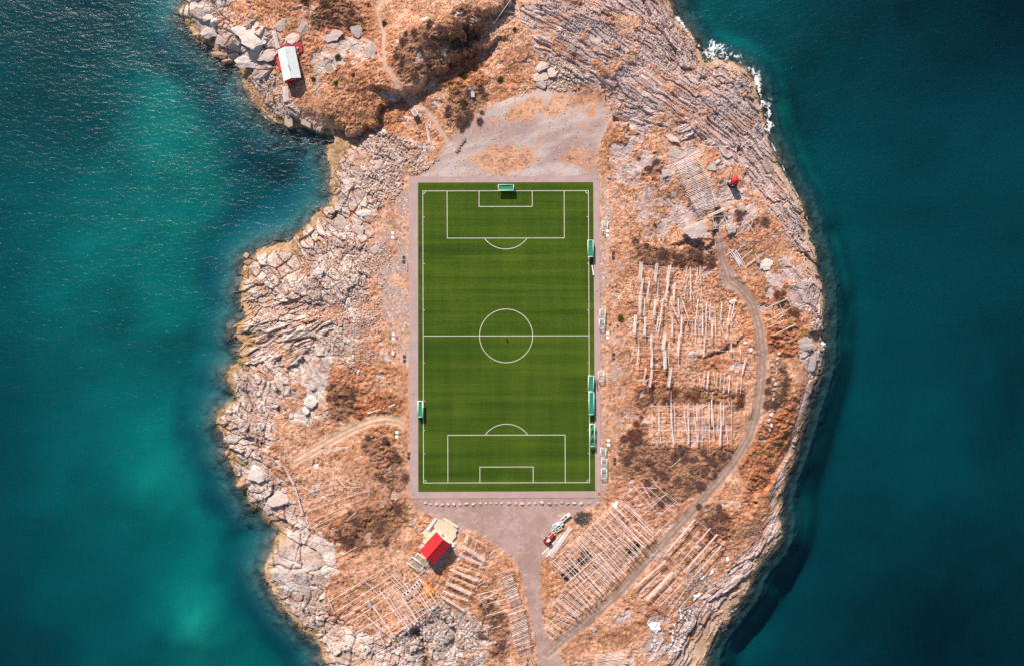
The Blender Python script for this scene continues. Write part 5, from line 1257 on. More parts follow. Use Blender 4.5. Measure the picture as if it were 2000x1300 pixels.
tw = np.clip(tk, 0, 1) * (sd > 4)
tufts(42000, 'dry_grass', 'tan dry grass tufts covering the island turf', [(.64, .36, .22), (.56, .285, .155), (.70, .45, .30), (.46, .205, .10)], .12, .34, tw * (1 - .7 * np.maximum(shr, red)), 5)
tufts(13000, 'heather', 'dark brown heather in the turf of the island', [(.20, .075, .035), (.27, .11, .05), (.16, .07, .05), (.20, .13, .04)], .12, .42, tw * (.08 + 1.2 * np.maximum(shr, red) + sst(.52, .66, fbm(x / 4, y / 4, 977, 4))), 6)

# ------------------------------------------------------------------ goals
def big_goal(label, pxc, L, D, rz, netm='net_green', frame='white', H=2.0, name='football_goal'):
    """pxc: photo centre of the goal on the turf; local +y is the open front"""
    x_, y_ = U(pxc[0], pxc[1], 1.0); base = .085
    root = empty(name, (float(x_), float(y_), base), rz); tag(root, label, 'goal', 'football goals round the pitch')
    r = .10; f, b_ = D / 2, -D / 2; td = -D / 2 + .35
    for s1 in (-1, 1):
        MB().tube((s1 * L / 2, f, 0), (s1 * L / 2, f, H), r).build('post', M[frame], root, smooth=True)
        MB().tube((s1 * L / 2, f, H), (s1 * L / 2, td, H), .09).build('top_bar', M[frame], root, smooth=True)
        MB().tube((s1 * L / 2, td, H), (s1 * L / 2, b_, 0), .07).build('back_stay', M['mint'], root, smooth=True)
        MB().tube((s1 * L / 2, f, .07), (s1 * L / 2, b_, .07), .08).build('ground_bar', M[frame], root, smooth=True)
    MB().tube((-L / 2 - r, f, H), (L / 2 + r, f, H), .13).build('crossbar', M[frame], root, smooth=True)
    MB().tube((-L / 2, td, H), (L / 2, td, H), .10).build('back_bar', M['mint'], root, smooth=True)
    MB().tube((-L / 2, b_, .07), (L / 2, b_, .07), .09).build('rear_ground_bar', M['mint'], root, smooth=True)
    n = 12; vsl = []; fsl = []
    rows = [(f - .08, H - .03), (f * .3 + td * .7, H - .18), (f * .6 + td * .4, H - .14), (td, H - .05), ((td + b_) / 2, H / 2 - .1), (b_, .1)]
    rows = [rows[0], rows[2], rows[1], *rows[3:]]
    for (yy, zz) in rows:
        for i in range(n + 1):
            t = i / n; vsl.append((-L / 2 + L * t, yy, zz - .10 * math.sin(math.pi * t) * (zz > .3)))
    for j in range(len(rows) - 1):
        for i in range(n):
            fsl.append((j * (n + 1) + i, j * (n + 1) + i + 1, (j + 1) * (n + 1) + i + 1, (j + 1) * (n + 1) + i))
    me = bpy.data.meshes.new('net'); me.from_pydata(vsl, [], fsl); me.update(); me.polygons.foreach_set('use_smooth', [True] * len(fsl))
    new('net', me, M[netm], root)
    return root


big_goal('white goal with green net behind the top goal line', (988.3, 366.8), 5.3, 2.3, math.pi)
big_goal('green-netted goal beside the upper right touchline', (1153.8, 486), 5.6, 2.1, math.pi / 2)
big_goal('upper of two adjacent green-netted goals by the right touchline', (1154.5, 748.5), 5.3, 2.1, math.pi / 2 - .04)
big_goal('lower and longer of two adjacent green-netted goals by the right touchline', (1155.5, 787), 7.5, 2.0, math.pi / 2)
big_goal('goal with diagonal green and open stripes in its net, right touchline', (1157, 849), 7.5, 1.9, math.pi / 2, 'net_stripe')
big_goal('single green-netted goal beside the left touchline', (820.8, 798), 5.3, 1.9, -math.pi / 2)


def mini_goal(label, px, py, L, D, rz, H=1.4, group='small goals beside the apron'):
    p = G(px, py); root = empty('training_goal', p, rz); tag(root, label, 'goal', group)
    f, b_ = D / 2, -D / 2
    for s1 in (-1, 1):
        MB().tube((s1 * L / 2, f, -.2), (s1 * L / 2, f, H), .09).build('post', M['white'], root, smooth=True)
        MB().tube((s1 * L / 2, f, H), (s1 * L / 2, b_, H * .9), .10).build('top_bar', M['mint'], root, smooth=True)
        MB().tube((s1 * L / 2, b_, H * .9), (s1 * L / 2, b_, -.2), .08).build('back_stay', M['mint'], root, smooth=True)
    MB().tube((-L / 2, f, H), (L / 2, f, H), .12).build('crossbar', M['white'], root, smooth=True)
    MB().tube((-L / 2, b_, H * .9), (L / 2, b_, H * .9), .12).build('back_bar', M['mint'], root, smooth=True)
    MB().poly([(-L / 2, f, H), (L / 2, f, H), (L / 2, b_, H * .9), (-L / 2, b_, H * .9)]).poly([(-L / 2, b_, H * .9), (L / 2, b_, H * .9), (L / 2, b_, 0), (-L / 2, b_, 0)]).build('net', M['net_pale'], root)


for px, py, L, D, rz, lb in [(1180.5, 443, 3.3, 1.9, 1.48, 'small mint-framed goal nearest the upper right corner of the apron'), (1176, 614.5, 3.4, 1.8, 1.55, 'upper of a pair of small goals right of the halfway line'), (1175, 632.5, 3.2, 1.8, 1.6, 'lower of a pair of small goals right of the halfway line'),
                             (1173.5, 734, 3.3, 1.9, 1.6, 'single small goal right of the two adjacent green goals'), (1177, 883, 3.3, 1.9, 1.48, 'topmost of three small goals right of the lower apron'), (1179, 903.5, 3.2, 1.9, 1.56, 'middle of three small goals right of the lower apron'), (1179, 923.5, 3.2, 1.9, 1.57, 'lowest of three small goals right of the lower apron')]:
    mini_goal(lb, px, py, L, D, rz)
mini_goal('pale mint goal tipped among others at the end of the clubhouse', 812, 1099, 5.2, 2.6, -.66, 1.2, None)
mini_goal('mint-framed goal leaning against the clubhouse gable end', 824, 1090, 4.8, 2.0, -.66, 1.6, None)

# ------------------------------------------------------------------ floodlights
def floodlight(label, base_px, head_px, H=6.0):
    p = G(*head_px, H); p = Vector((p.x, p.y, p.z - H)); root = empty('floodlight', p); tag(root, label, 'floodlight', 'floodlight masts beside the pitch')
    dx, dy = (.01 if p.x > 0 else -.01), 0.0
    MB().tube((0, 0, -.3), (dx * .6, dy * .6, H), .08, .045).build('mast', M['lightgrey'], root, smooth=True)
    MB().box((0, 0, .05), (.9, .9, .4), bev=.04).build('foundation', M['concrete'], root)
    MB().tube((dx * .6, dy * .6 - .8, H), (dx * .6, dy * .6 + .8, H), .07).build('crossarm', M['lightgrey'], root)
    for s1 in (-1, 1):
        MB().box((dx * .6 + (.1 if dx > 0 else -.1), dy * .6 + s1 * .75, H + .15), (1.0, .9, .4), bev=.06).build('lamp_head', M['white'], root)


floodlight('floodlight mast beside the small goal at the upper right', (1177, 467), (1186, 456))
floodlight('floodlight mast right of the halfway line', (1178, 656), (1186, 655))
floodlight('floodlight mast right of the striped goal', (1180, 852), (1188, 864))
floodlight('floodlight mast in the rubble left of the upper pitch', (779, 467), (768, 460))
floodlight('floodlight mast left of the halfway line', (778, 657), (769, 657))
floodlight('floodlight mast left of the lower penalty area', (785, 839), (776, 848))

# ------------------------------------------------------------------ white-roofed hut
zt = G(566, 140).z; zt = max(zt, SL + 3.5)
EH = 3.0; RH = 4.4
def P2(px, py, z_): return Vector((*[float(v) for v in U(px, py, z_)], z_))
zg = zt
el = [P2(541.3, 97.7, zg + EH), P2(575.7, 91.2, zg + EH), P2(587.9, 152.3, zg + EH), P2(554.4, 158.6, zg + EH)]
ctr = sum(el, Vector()) / 4
ax_l = ((el[3] + el[2]) / 2 - (el[0] + el[1]) / 2); Lh = ax_l.length; an = math.atan2(ax_l.y, ax_l.x); Wh = ((el[1] - el[0]).length + (el[2] - el[3]).length) / 2


def gable_house(name, label, ctr, zg, an, L, W, eh, rh, roofm, wallm, gablem, over=.25, deep=2.0, tk_=.14, roof2=None):
    root = empty(name, (ctr.x, ctr.y, zg), an); tag(root, label, 'house')
    wl, ww = L - 2 * over, W - 2 * over
    # four walls, butted
    MB().box((0, ww / 2 - .08, (eh - deep) / 2 - .06), (wl, .16, eh + deep - .12)).build('wall', M[wallm], root)
    MB().box((0, -ww / 2 + .08, (eh - deep) / 2 - .06), (wl, .16, eh + deep - .12)).build('wall', M[wallm], root)
    for s1 in (-1, 1):
        g = MB(); x0 = s1 * (wl / 2 - .16) if s1 > 0 else -wl / 2
        kk = (rh - eh) / (W / 2); top = rh - kk * .02 - .16
        pr = [(-ww / 2 + .16, -deep), (ww / 2 - .16, -deep), (ww / 2 - .16, eh - .12), (0, top), (-ww / 2 + .16, eh - .12)]
        a = [g.bm.verts.new((x0, p[0], p[1])) for p in pr]; b = [g.bm.verts.new((x0 + .16, p[0], p[1])) for p in pr]
        g.bm.faces.new(a); g.bm.faces.new(b[::-1])
        for i in range(5): g.bm.faces.new((a[i], b[i], b[(i + 1) % 5], a[(i + 1) % 5]))
        g.build('gable_wall', M[gablem if s1 > 0 else wallm], root)
    rf = empty('roof', (0, 0, 0)); rf.parent = root
    for s1 in (-1, 1):
        m_ = MB(); m_.poly([(-L / 2, 0, rh), (L / 2, 0, rh), (L / 2, s1 * W / 2, eh), (-L / 2, s1 * W / 2, eh)])
        me_o = m_.build('roof_slope', M[roofm], rf)
        md = me_o.modifiers.new('thickness', 'SOLIDIFY'); md.thickness = tk_; md.offset = 1 if me_o.data.polygons[0].normal.z < 0 else -1
        if roofm == 'red':
            n = int(L / 1.1)
            for i in range(1, n):
                xx = -L / 2 + L * i / n
                MB().tube((xx, s1 * .08, rh - .02), (xx, s1 * (W / 2 - .02), eh + .01), .05, n=4).build('seam', M['dark_red'], rf)
    MB().tube((-L / 2, 0, rh + .03), (L / 2, 0, rh + .03), .09, n=6).build('ridge_cap', M[roofm], rf)
    return root


hut = gable_house('fishing_hut', 'red timber hut with pale white metal roof above the northwest shore', ctr, zg, an, Lh, Wh, EH, RH, 'roofwhite', 'dark_red', 'dark_red')
MB().tube((Lh * .12, 0, RH - .1), (Lh * .12, 0, RH + 1.1), .14).build('stovepipe', M['grey'], hut, smooth=True)
w_ = MB().box((Lh / 2 - .22, 0, 1.9), (.10, 1.5, .9)).build('window', M['white'], hut); MB().box((Lh / 2 - .16, 0, 1.9), (.04, 1.3, .7)).build('pane', M['glass'], w_)
for i in range(3):
    w_ = MB().box((-2.5 + i * 2.5, Wh / 2 - .25 if math.cos(an + math.pi / 2) > 0 else -(Wh / 2 - .25), 1.7), (1.0, .10, 1.0)).build('window', M['white'], hut)
# annex with low red roof on the west side
sgn = -1 if math.cos(an + math.pi / 2) > 0 else 1
MB().box((-Lh * .1, sgn * (Wh / 2 + .35), .2), (Lh * .42, 1.3, 3.4)).build('lean_to', M['dark_red'], hut)
MB().box((-Lh * .1, sgn * (Wh / 2 + .35), 2.0), (Lh * .45, 1.5, .14)).build('lean_to_roof', M['red'], hut)
dz_ = zg + 1.6
dk = empty('deck', P2(572, 92, dz_)); tag(dk, 'red painted deck behind the white-roofed hut', 'deck')
dp = [P2(546, 92, dz_), P2(558, 86, dz_), P2(589, 82, dz_), P2(591, 101, dz_), P2(584, 104, dz_), P2(575, 90, dz_)]
o0 = dk.location
_b = MB(); _b.prism([(p.x - o0.x, p.y - o0.y) for p in dp], -.15, 0); _b.build('deck_floor', M['dark_red'], dk)
for p in (dp[2], dp[3], dp[1]):
    g = hz(p.x, p.y); MB().tube((p.x - o0.x, p.y - o0.y, min(g - dz_ - .2, -.3)), (p.x - o0.x, p.y - o0.y, -.16), .1).build('post', M['dark_red'], dk)
pb = P2(581, 97, dz_); root = empty('bench', pb, 1.2); tag(root, 'small white bench on the red deck', 'bench')
MB().box((0, 0, .42), (1.3, .45, .06)).build('seat', M['white'], root); MB().box((0, .24, .7), (1.3, .06, .45)).build('backrest', M['white'], root)
for s1 in (-1, 1): MB().box((s1 * .55, 0, .195), (.07, .4, .39)).build('leg', M['white'], root)


def stairs(label, a_px, b_px, w_px, n, top_dz, bot_dz):
    a = G(*a_px, top_dz); b = G(*b_px, bot_dz); d = b - a; L = Vector((d.x, d.y, 0)).length; an_ = math.atan2(d.y, d.x); W = w_px / 5.68
    root = empty('wooden_stairs', a, an_); tag(root, label, 'stairs')
    for s1 in (-1, 1):
        MB().tube((0, s1 * W / 2, -.12), (L, s1 * W / 2, d.z - .12), .09, n=6).build('stringer', M['wood_red'], root)
    tm_ = MB().box((0, 0, 0), (L / n * .62, W, .07)).mesh('tread'); tm_.materials.append(M['wood'])
    for i in range(n):
        t = (i + .5) / n; new('tread', tm_, None, root, (L * t, 0, d.z * t))
    for t in (.1, .5, .9):
        for s1 in (-1, 1):
            p = a.lerp(b, t) + Vector((-math.sin(an_), math.cos(an_), 0)) * s1 * W / 2; g = hz(p.x, p.y)
            if p.z - g > .3: MB().tube((L * t, s1 * W / 2, g - a.z - .2), (L * t, s1 * W / 2, d.z * t - .15), .07, n=6).build('post', M['wood_red'], root)


stairs('upper wooden stairs climbing the rocks behind the white-roofed hut', (534, 60), (543, 95), 8, 17, .5, .6)
stairs('lower wooden stairs from the white-roofed hut to the landing', (557, 169), (559, 199), 11, 13, .5, .4)
for lb, pts, zt_ in [('cracked concrete pier block at the hut landing, left one', [(556, 226), (570, 224), (572, 246), (563, 250), (555, 243)], SL + 2.0), ('tan concrete pier block at the hut landing, right one', [(601, 212), (610, 224), (606, 251), (587, 242), (590, 226)], SL + 2.4)]:
    ps = [P2(*p, zt_) for p in pts]; o0 = sum(ps, Vector()) / len(ps); _b = MB(); _b.prism([(p.x - o0.x, p.y - o0.y) for p in ps], -4, 0)
    o = _b.build('pier_block', M['concrete'], None, o0); tag(o, lb, 'pier')
    md = o.modifiers.new('edges', 'BEVEL'); md.width = .15; md.segments = 2

# ------------------------------------------------------------------ clubhouse
zg = .25; EH2, RH2 = 4.0, 5.9
el = [P2(852.8, 1037.4, zg + EH2), P2(881, 1062.8, zg + EH2), P2(849, 1099.7, zg + EH2), P2(820, 1074.8, zg + EH2)]
ctr = sum(el, Vector()) / 4; ax_l = (el[0] + el[1]) / 2 - (el[3] + el[2]) / 2; an2 = math.atan2(ax_l.y, ax_l.x); L2 = ax_l.length; W2 = ((el[1] - el[0]).length + (el[2] - el[3]).length) / 2
club = gable_house('clubhouse', 'white clubhouse with bright red gable roof beside the gravel lot', ctr, zg, an2, L2, W2, EH2, RH2, 'red', 'white', 'white', over=.3, deep=1.2)
dr = MB().box((L2 / 2 - .27, .6, 1.05), (.08, .95, 2.1)).build('door', M['dark_red'], club); MB().box((L2 / 2 - .2, .25, 1.05), (.06, .06, .14)).build('door_handle', M['grey'], dr)
for yy in (-1.2,):
    w_ = MB().box((L2 / 2 - .27, yy, 1.6), (.08, 1.2, 1.0)).build('window', M['white'], club); MB().box((L2 / 2 - .22, yy, 1.6), (.04, 1.0, .8)).build('pane', M['glass'], w_)
for s1 in (-1, 1):
    for xx in (-2, 1.5):
        w_ = MB().box((xx, s1 * (W2 / 2 - .28), 1.6), (1.1, .08, 1.0)).build('window', M['white'], club); MB().box((xx, s1 * (W2 / 2 - .23), 1.6), (.9, .04, .8)).build('pane', M['glass'], w_)
ZC = (790, 1000, 10.83); fC = zc_(ZC)
dzc = .75
dpoly = [fC(p) for p in [(700, 135), (770, 150), (905, 205), (1130, 362), (1080, 440), (1105, 495), (985, 640), (690, 385), (430, 665), (350, 580), (412, 492), (362, 432), (440, 350), (480, 390), (660, 180)]]
dw = [P2(*p, dzc) for p in dpoly]; o0 = sum(dw, Vector()) / len(dw); o0 = Vector((o0.x, o0.y, 0.0))
dk = empty('deck', o0); tag(dk, 'cream plank deck wrapped round the red-roofed clubhouse', 'deck')
dwp = np.array([(p.x, p.y) for p in dw])
dirv = np.array([-math.sin(an2), math.cos(an2)])       # planks run across the gable
nrm = np.array([math.cos(an2), math.sin(an2)])
s_all = dwp @ nrm; t_all = dwp @ dirv; PW = .42
k = 0; sv = s_all.min()
while sv < s_all.max():
    mid_s = sv + PW / 2; ts = []
    for i in range(len(dwp)):
        j = (i + 1) % len(dwp)
        if (s_all[i] > mid_s) != (s_all[j] > mid_s):
            f = (mid_s - s_all[i]) / (s_all[j] - s_all[i]); ts.append(t_all[i] + f * (t_all[j] - t_all[i]))
    ts.sort()
    for a, b in zip(ts[::2], ts[1::2]):
        if b - a > .15:
            c = nrm * mid_s + dirv * (a + b) / 2
            MB().box((c[0] - o0.x, c[1] - o0.y, dzc - .04), (b - a, PW - .04, .08), math.atan2(dirv[1], dirv[0])).build('plank', M['cream'], dk)
    sv += PW
_b = MB(); _b.prism([(p[0] - o0.x - (p[0] - o0.x) * .04, p[1] - o0.y - (p[1] - o0.y) * .04) for p in dwp], -.5, dzc - .1); _b.build('deck_base', M['wood_red'], dk)
# steps on the yard side
for i, (off, zz) in enumerate(((.35, .5), (.8, .28))):
    a = np.array([P2(*fC((780, 140)), zz).x, P2(*fC((780, 140)), zz).y]); b = np.array([P2(*fC((1125, 350)), zz).x, P2(*fC((1125, 350)), zz).y])
    c = (a + b) / 2 + nrm * off; d = b - a
    MB().box((c[0] - o0.x, c[1] - o0.y, zz - .12), (np.linalg.norm(d) * .9, .42, .24), math.atan2(d[1], d[0])).build('step', M['cream'], dk)
# boarded side room and ramp
rp = [P2(*fC(p), 1.1) for p in [(640, 120), (692, 140), (500, 400), (455, 350)]]; oc = sum(rp, Vector()) / 4
_b = MB(); _b.prism([(p.x - oc.x, p.y - oc.y) for p in rp], -1.3, 0); o = _b.build('ramp', M['lightgrey'], None, oc); tag(o, 'pale grey ramp along the left side of the clubhouse deck', 'ramp')
pb = P2(*fC((575, 330)), 1.0); root = empty('bench', Vector((pb.x, pb.y, dzc)), an2); tag(root, 'long brown bench on the cream clubhouse deck', 'bench')
MB().box((0, 0, .45), (2.0, .5, .06)).build('seat', M['rust'], root)
for s1 in (-1, 1): MB().box((s1 * .8, 0, .21), (.08, .45, .41)).build('leg', M['rust'], root)
pb = G(*fC((1030, 670))); root = empty('picnic_table', pb, an2 + .3); tag(root, 'pale picnic table in front of the clubhouse wall', 'table')
MB().box((0, 0, .75), (1.6, .8, .06)).build('tabletop', M['wood_pale'], root)
for s1 in (-1, 1):
    MB().box((0, s1 * .75, .45), (1.6, .28, .05)).build('seat', M['wood_pale'], root); MB().box((s1 * .55, 0, .36), (.08, 1.4, .70)).build('leg', M['wood_pale'], root)
root = empty('triangle_frame', G(*fC((490, 170)))); tag(root, 'triangular wooden frame lying left of the clubhouse ramp', 'frame'); o0 = root.location.copy()
tp = [G(*fC(p), .1) for p in [(500, 110), (435, 205), (555, 215)]]
for i in range(3): stick('beam', tp[i], tp[(i + 1) % 3], .09, root, o0, 'wood_pale')

# ------------------------------------------------------------------ lighthouse
lb_ = G(1430, 357.5); LH = 4.0
root = empty('lighthouse', lb_); tag(root, 'small white lighthouse with a red faceted cap on the eastern rocks', 'lighthouse')
MB().tube((0, 0, -.8), (0, 0, .3), 1.75, 1.65, 12).build('foundation', M['black'], root)
MB().tube((0, 0, .3), (0, 0, LH - 1.2), 1.25, 1.1, 8).build('tower', M['white'], root)
MB().tube((0, 0, LH - 1.2), (0, 0, LH - 1.05), 1.42, 1.42, 8).build('gallery', M['black'], root)
MB().tube((0, 0, LH - 1.05), (0, 0, LH - .1), .95, .95, 8).build('lantern', M['glass'], root)
MB().tube((0, 0, LH - .1), (0, 0, LH + .75), 1.38, .12, 8).build('cap', M['red'], root)
MB().sphere((0, 0, LH + .85), .16).build('finial', M['red'], root)
for i in range(8):
    t = math.pi * 2 * i / 8; MB().tube((math.cos(t) * 1.36, math.sin(t) * 1.36, LH - 1.05), (math.cos(t) * 1.36, math.sin(t) * 1.36, LH - .4), .03, n=5).build('railing_post', M['white'], root)
MB().box((-.9, -.9, 1.2), (.12, .8, 1.7), math.radians(45)).build('door', M['dark_red'], root)

# ------------------------------------------------------------------ tractor and fish tubs
tp_ = G(1072.3, 1049.5); root = empty('tractor', tp_, math.radians(47)); root.scale = (1.12, 1.12, 1.12); tag(root, 'red tractor with grey cab beside the log pile', 'tractor')
MB().box((.95, 0, 1.05), (1.7, .85, .75), bev=.12).build('hood', M['red'], root)
MB().box((1.82, 0, .95), (.08, .7, .5)).build('grille', M['black'], root)
MB().box((-.75, 0, .95), (1.6, 1.25, .6), bev=.05).build('chassis', M['red'], root)
cb = MB().box((-.35, .05, 1.7), (1.0, .95, 1.1), bev=.08).build('cab', M['glass'], root)
MB().box((-.35, .05, 2.31), (1.05, .95, .10), bev=.04).build('cab_roof', M['lightgrey'], cb)
for s1 in (-1, 1):
    MB().box((-1.05, s1 * .85, 1.35), (1.1, .5, .12), bev=.04).build('fender', M['red'], root)
    w_ = MB().tube((-1.0, s1 * .62, .72), (-1.0, s1 * 1.05, .72), .75, n=20).build('rear_wheel', M['black'], root, smooth=False); MB().tube((-1.0, s1 * 1.0, .72), (-1.0, s1 * 1.08, .72), .38, n=14).build('rim', M['lightgrey'], w_)
    w_ = MB().tube((1.25, s1 * .60, .5), (1.25, s1 * .92, .5), .5, n=18).build('front_wheel', M['black'], root); MB().tube((1.25, s1 * .88, .5), (1.25, s1 * .95, .5), .26, n=12).build('rim', M['lightgrey'], w_)
    MB().tube((.3, s1 * .5, 1.2), (2.3, s1 * .42, .5), .07, n=6).build('loader_arm', M['grey'], root)
    MB().box((2.75, s1 * .35, .28), (1.0, .1, .08)).build('fork', M['grey'], root)
MB().box((-1.45, 0, 1.15), (.25, .9, .5), bev=.05).build('rear_panel', M['red'], root)
MB().tube((1.1, -.35, 1.4), (1.1, -.35, 2.4), .06, n=8).build('exhaust', M['grey'], root)
MB().tube((-1.0, .35, 2.48), (-1.0, .35, 2.65), .10, n=8).build('beacon', M['yellow'], root)
TUBS = [(655, 275, None, .95, 'white lidded fish tub farthest from the tractor'), (598, 318, 'rust', .95, 'white fish tub second from the far end of the row'), (540, 372, 'rust', .95, 'white fish tub with brown contents beside the blue one'), (508, 458, 'aqua', .95, 'white fish tub filled with blue water, right one'), (432, 462, None, .95, 'white lidded fish tub in the middle of the cluster'), (362, 512, 'aqua', .95, 'white fish tub filled with pale turquoise water, left one'), (482, 556, 'rust', .8, 'low white fish tub with rusty contents below the blue one'), (415, 592, 'rust', .8, 'low white fish tub with rusty contents nearest the logs'), (345, 612, 'rust', .7, 'small white fish tub right behind the tractor forks')]
for zx, zy, fill, hh, lb in TUBS:
    p = G(1050 + zx / 10.83, 980 + zy / 10.83, hh); g = hz(p.x, p.y); an_ = math.radians(35) + R.uniform(-.06, .06)
    root = empty('fish_tub', (p.x, p.y, g), an_); tag(root, lb, 'tub', 'fish tubs by the tractor'); w, d = 1.25, 1.05
    MB().box((0, 0, .07), (w, d, .14), bev=.03).build('base', M['tubwhite'], root)
    for s1 in (-1, 1):
        MB().box((s1 * (w / 2 - .06), 0, .14 + (hh - .14) / 2), (.12, d, hh - .14), bev=.02).build('side', M['tubwhite'], root)
        MB().box((0, s1 * (d / 2 - .06), .14 + (hh - .14) / 2 - .003), (w - .24, .12, hh - .146)).build('side', M['tubwhite'], root)
    if fill: MB().box((0, 0, hh * .42), (w - .25, d - .25, hh * .55)).build('contents', M[fill], root)
    else: MB().box((0, 0, hh + .03), (w + .04, d + .04, .06), bev=.02).build('lid', M['tubwhite'], root)

# ------------------------------------------------------------------ nets, tarp, snow and small things
def sheet(name, label, cat, pts, m, lift=.12, wav=.12, thick=.05, group=None, res=.35):
    """ragged sheet lying on the ground: photo outline -> fine cells that follow the ground"""
    w = UB(pts); o0 = Vector((float(w[:, 0].mean()), float(w[:, 1].mean()), 0))
    a = np.arange(w[:, 0].min(), w[:, 0].max() + res, res); b = np.arange(w[:, 1].min(), w[:, 1].max() + res, res); A, Bq = np.meshgrid(a, b)
    ins = inside(w, A + (fbm(A / 1.2, Bq / 1.2, 31, 2) - .5) * .5, Bq + (fbm(A / 1.2, Bq / 1.2, 37, 2) - .5) * .5)
    zq = grid_sample(blurZ, fx[0], fy[0], ST, A, Bq) + lift + (fbm(A / .8, Bq / .8, 41, 3) - .5) * wav * 2
    i2 = np.arange(A.size).reshape(A.shape); cell = ins[:-1, :-1] & ins[1:, 1:] & ins[1:, :-1] & ins[:-1, 1:]
    qf = np.stack([i2[:-1, :-1], i2[:-1, 1:], i2[1:, 1:], i2[1:, :-1]], -1)[cell]
    if not len(qf): return
    vv = np.stack([A.ravel() - o0.x, Bq.ravel() - o0.y, zq.ravel()], 1); used, inv = np.unique(qf, return_inverse=True)
    o = new(name, np_mesh(name, vv[used], inv.reshape(-1, 4)), M[m], None, o0)
    md = o.modifiers.new('thickness', 'SOLIDIFY'); md.thickness = thick; md.offset = -1
    tag(o, label, cat, group)


blurZ = np.maximum(blur(Z, 1), Z)
F2 = zc_(Z2)
for pts, lb in [([(315, 830), (350, 800), (420, 850), (380, 890), (345, 880)], 'first black net from the lower left under the long rack'), ([(360, 790), (420, 740), (490, 800), (440, 850)], 'second black net from the lower left under the long rack'), ([(440, 710), (490, 670), (560, 720), (500, 770)], 'third black net under the upper bay of the long rack'), ([(490, 650), (550, 610), (600, 670), (560, 720)], 'fourth black net under the upper bay of the long rack'),
                ([(870, 610), (910, 580), (950, 630), (900, 660)], 'left black net under the lower bay of the long rack'), ([(925, 575), (975, 530), (1000, 580), (950, 625)], 'right black net under the lower bay of the long rack')]:
    sheet('black_net', lb, 'net', [F2(p) for p in pts], 'net', .1, .12, group='black nets under the long rack')
sheet('tarp', 'crumpled bright orange tarp beside the crowded southwest rack', 'tarp', [zc_(Z8)(p) for p in [(1478, 608), (1528, 572), (1605, 640), (1592, 700), (1540, 712), (1508, 660)]], 'orange', .35, .3, res=.22)
F3 = zc_(Z3)
for pts, lb in [([(1030, 385), (1060, 370), (1068, 405), (1045, 432), (1028, 410)], 'northernmost small snow patch on the southeast rocks'), ([(880, 530), (905, 500), (905, 460), (930, 470), (960, 462), (930, 505), (900, 535)], 'arrow-shaped snow patch below the square rack'), ([(800, 580), (815, 555), (800, 540), (830, 535), (858, 535), (840, 570)], 'small snow patch beside the rack corner'), ([(750, 690), (775, 695), (800, 680), (832, 675), (815, 705), (780, 725), (770, 765), (752, 745)], 'largest ragged snow patch on the southeast rocks'), ([(635, 850), (660, 820), (690, 785), (688, 815), (660, 845), (660, 890), (640, 895)], 'narrow curved snow streak above the trash heap'), ([(370, 950), (400, 925), (470, 930), (480, 990), (440, 1040), (400, 1000)], 'round white snow heap near the bottom shore'), ([(580, 940), (600, 930), (600, 970), (588, 975)], 'tiny snow patch beside the round snow heap')]:
    sheet('snow_patch', lb, 'snow', [F3(p) for p in pts], 'snow', .15, .1, res=.2, group='snow patches on the southeast shore')
sheet('snow_patch', 'white heap on the upper end of the long rack', 'snow', [F2(p) for p in [(755, 240), (790, 205), (815, 215), (805, 250), (790, 285), (770, 265)]], 'snow', .35, .3, res=.22)
sheet('grey_sheet', 'grey crumpled sheet inside the square rack', 'sheet', [zc_(Z4)(p) for p in [(895, 450), (905, 410), (965, 375), (960, 400), (920, 430)]], 'tarpgrey', .25, .2, res=.25)

pb = G(917.3, 175.7); root = empty('barrel', pb); tag(root, 'bright blue plastic barrel in the north valley', 'barrel')
MB().tube((0, 0, 0), (0, 0, .95), .42, .42, 16).build('body', M['blue'], root, smooth=False); MB().tube((0, 0, .95), (0, 0, 1.0), .36, .36, 16).build('lid', M['blue'], root)
for zz in (.3, .62): MB().tube((0, 0, zz), (0, 0, zz + .05), .45, .45, 16).build('hoop', M['blue'], root)
pb = G(923.5, 186); root = empty('storage_box', pb, .1); tag(root, 'grey storage box next to the blue barrel', 'box')
MB().box((0, 0, .3), (1.1, 1.8, .7), bev=.03).build('body', M['tarpgrey'], root); MB().box((0, 0, .69), (1.2, 1.9, .08), bev=.02).build('lid', M['tarpgrey'], root)
pb = G(810, 219.5, 2.0); g = hz(pb.x, pb.y); root = empty('shelter', (pb.x, pb.y, g), math.radians(-57)); tag(root, 'small shelter with white-edged grey roof beside the footpath', 'shelter')
MB().box((0, 0, 2.0), (2.3, 2.3 * .75, .16), bev=.02).build('roof_edge', M['white'], root); MB().box((0, 0, 2.095), (1.9, 1.3, .04)).build('roof_panel', M['grey'], root)
for s1 in (-1, 1):
    for s2 in (-1, 1): MB().tube((s1 * .95, s2 * .65, -.3), (s1 * .95, s2 * .65, 1.92), .06, n=6).build('post', M['wood'], root)
MB().box((0, -.62, 1.0), (1.9, .05, 1.7)).build('back_panel', M['wood'], root)
# long white trestle frames with black panels
for (a, b, lb) in [((1400, 655), (1475, 575), 'longer white frame with black panels lying on the crowded rack'), ((1330, 700), (1385, 665), 'shorter white frame with black panels lying on the crowded rack')]:
    pa, pb = G(*zc_(Z8)(a), 2.45), G(*zc_(Z8)(b), 2.45); d = pb - pa; L = d.length; c = (pa + pb) / 2
    root = empty('panel_frame', c, math.atan2(d.y, d.x)); tag(root, lb, 'frame', 'white frames on the crowded rack')
    MB().box((0, 0, 0), (L, .9, .12), bev=.02).build('frame', M['white'], root)
    n = max(2, int(L / 1.1))
    for i in range(n): MB().box((-L / 2 + L * (i + .5) / n, 0, .08), (L / n * .62, .6, .05)).build('panel', M['black'], root)
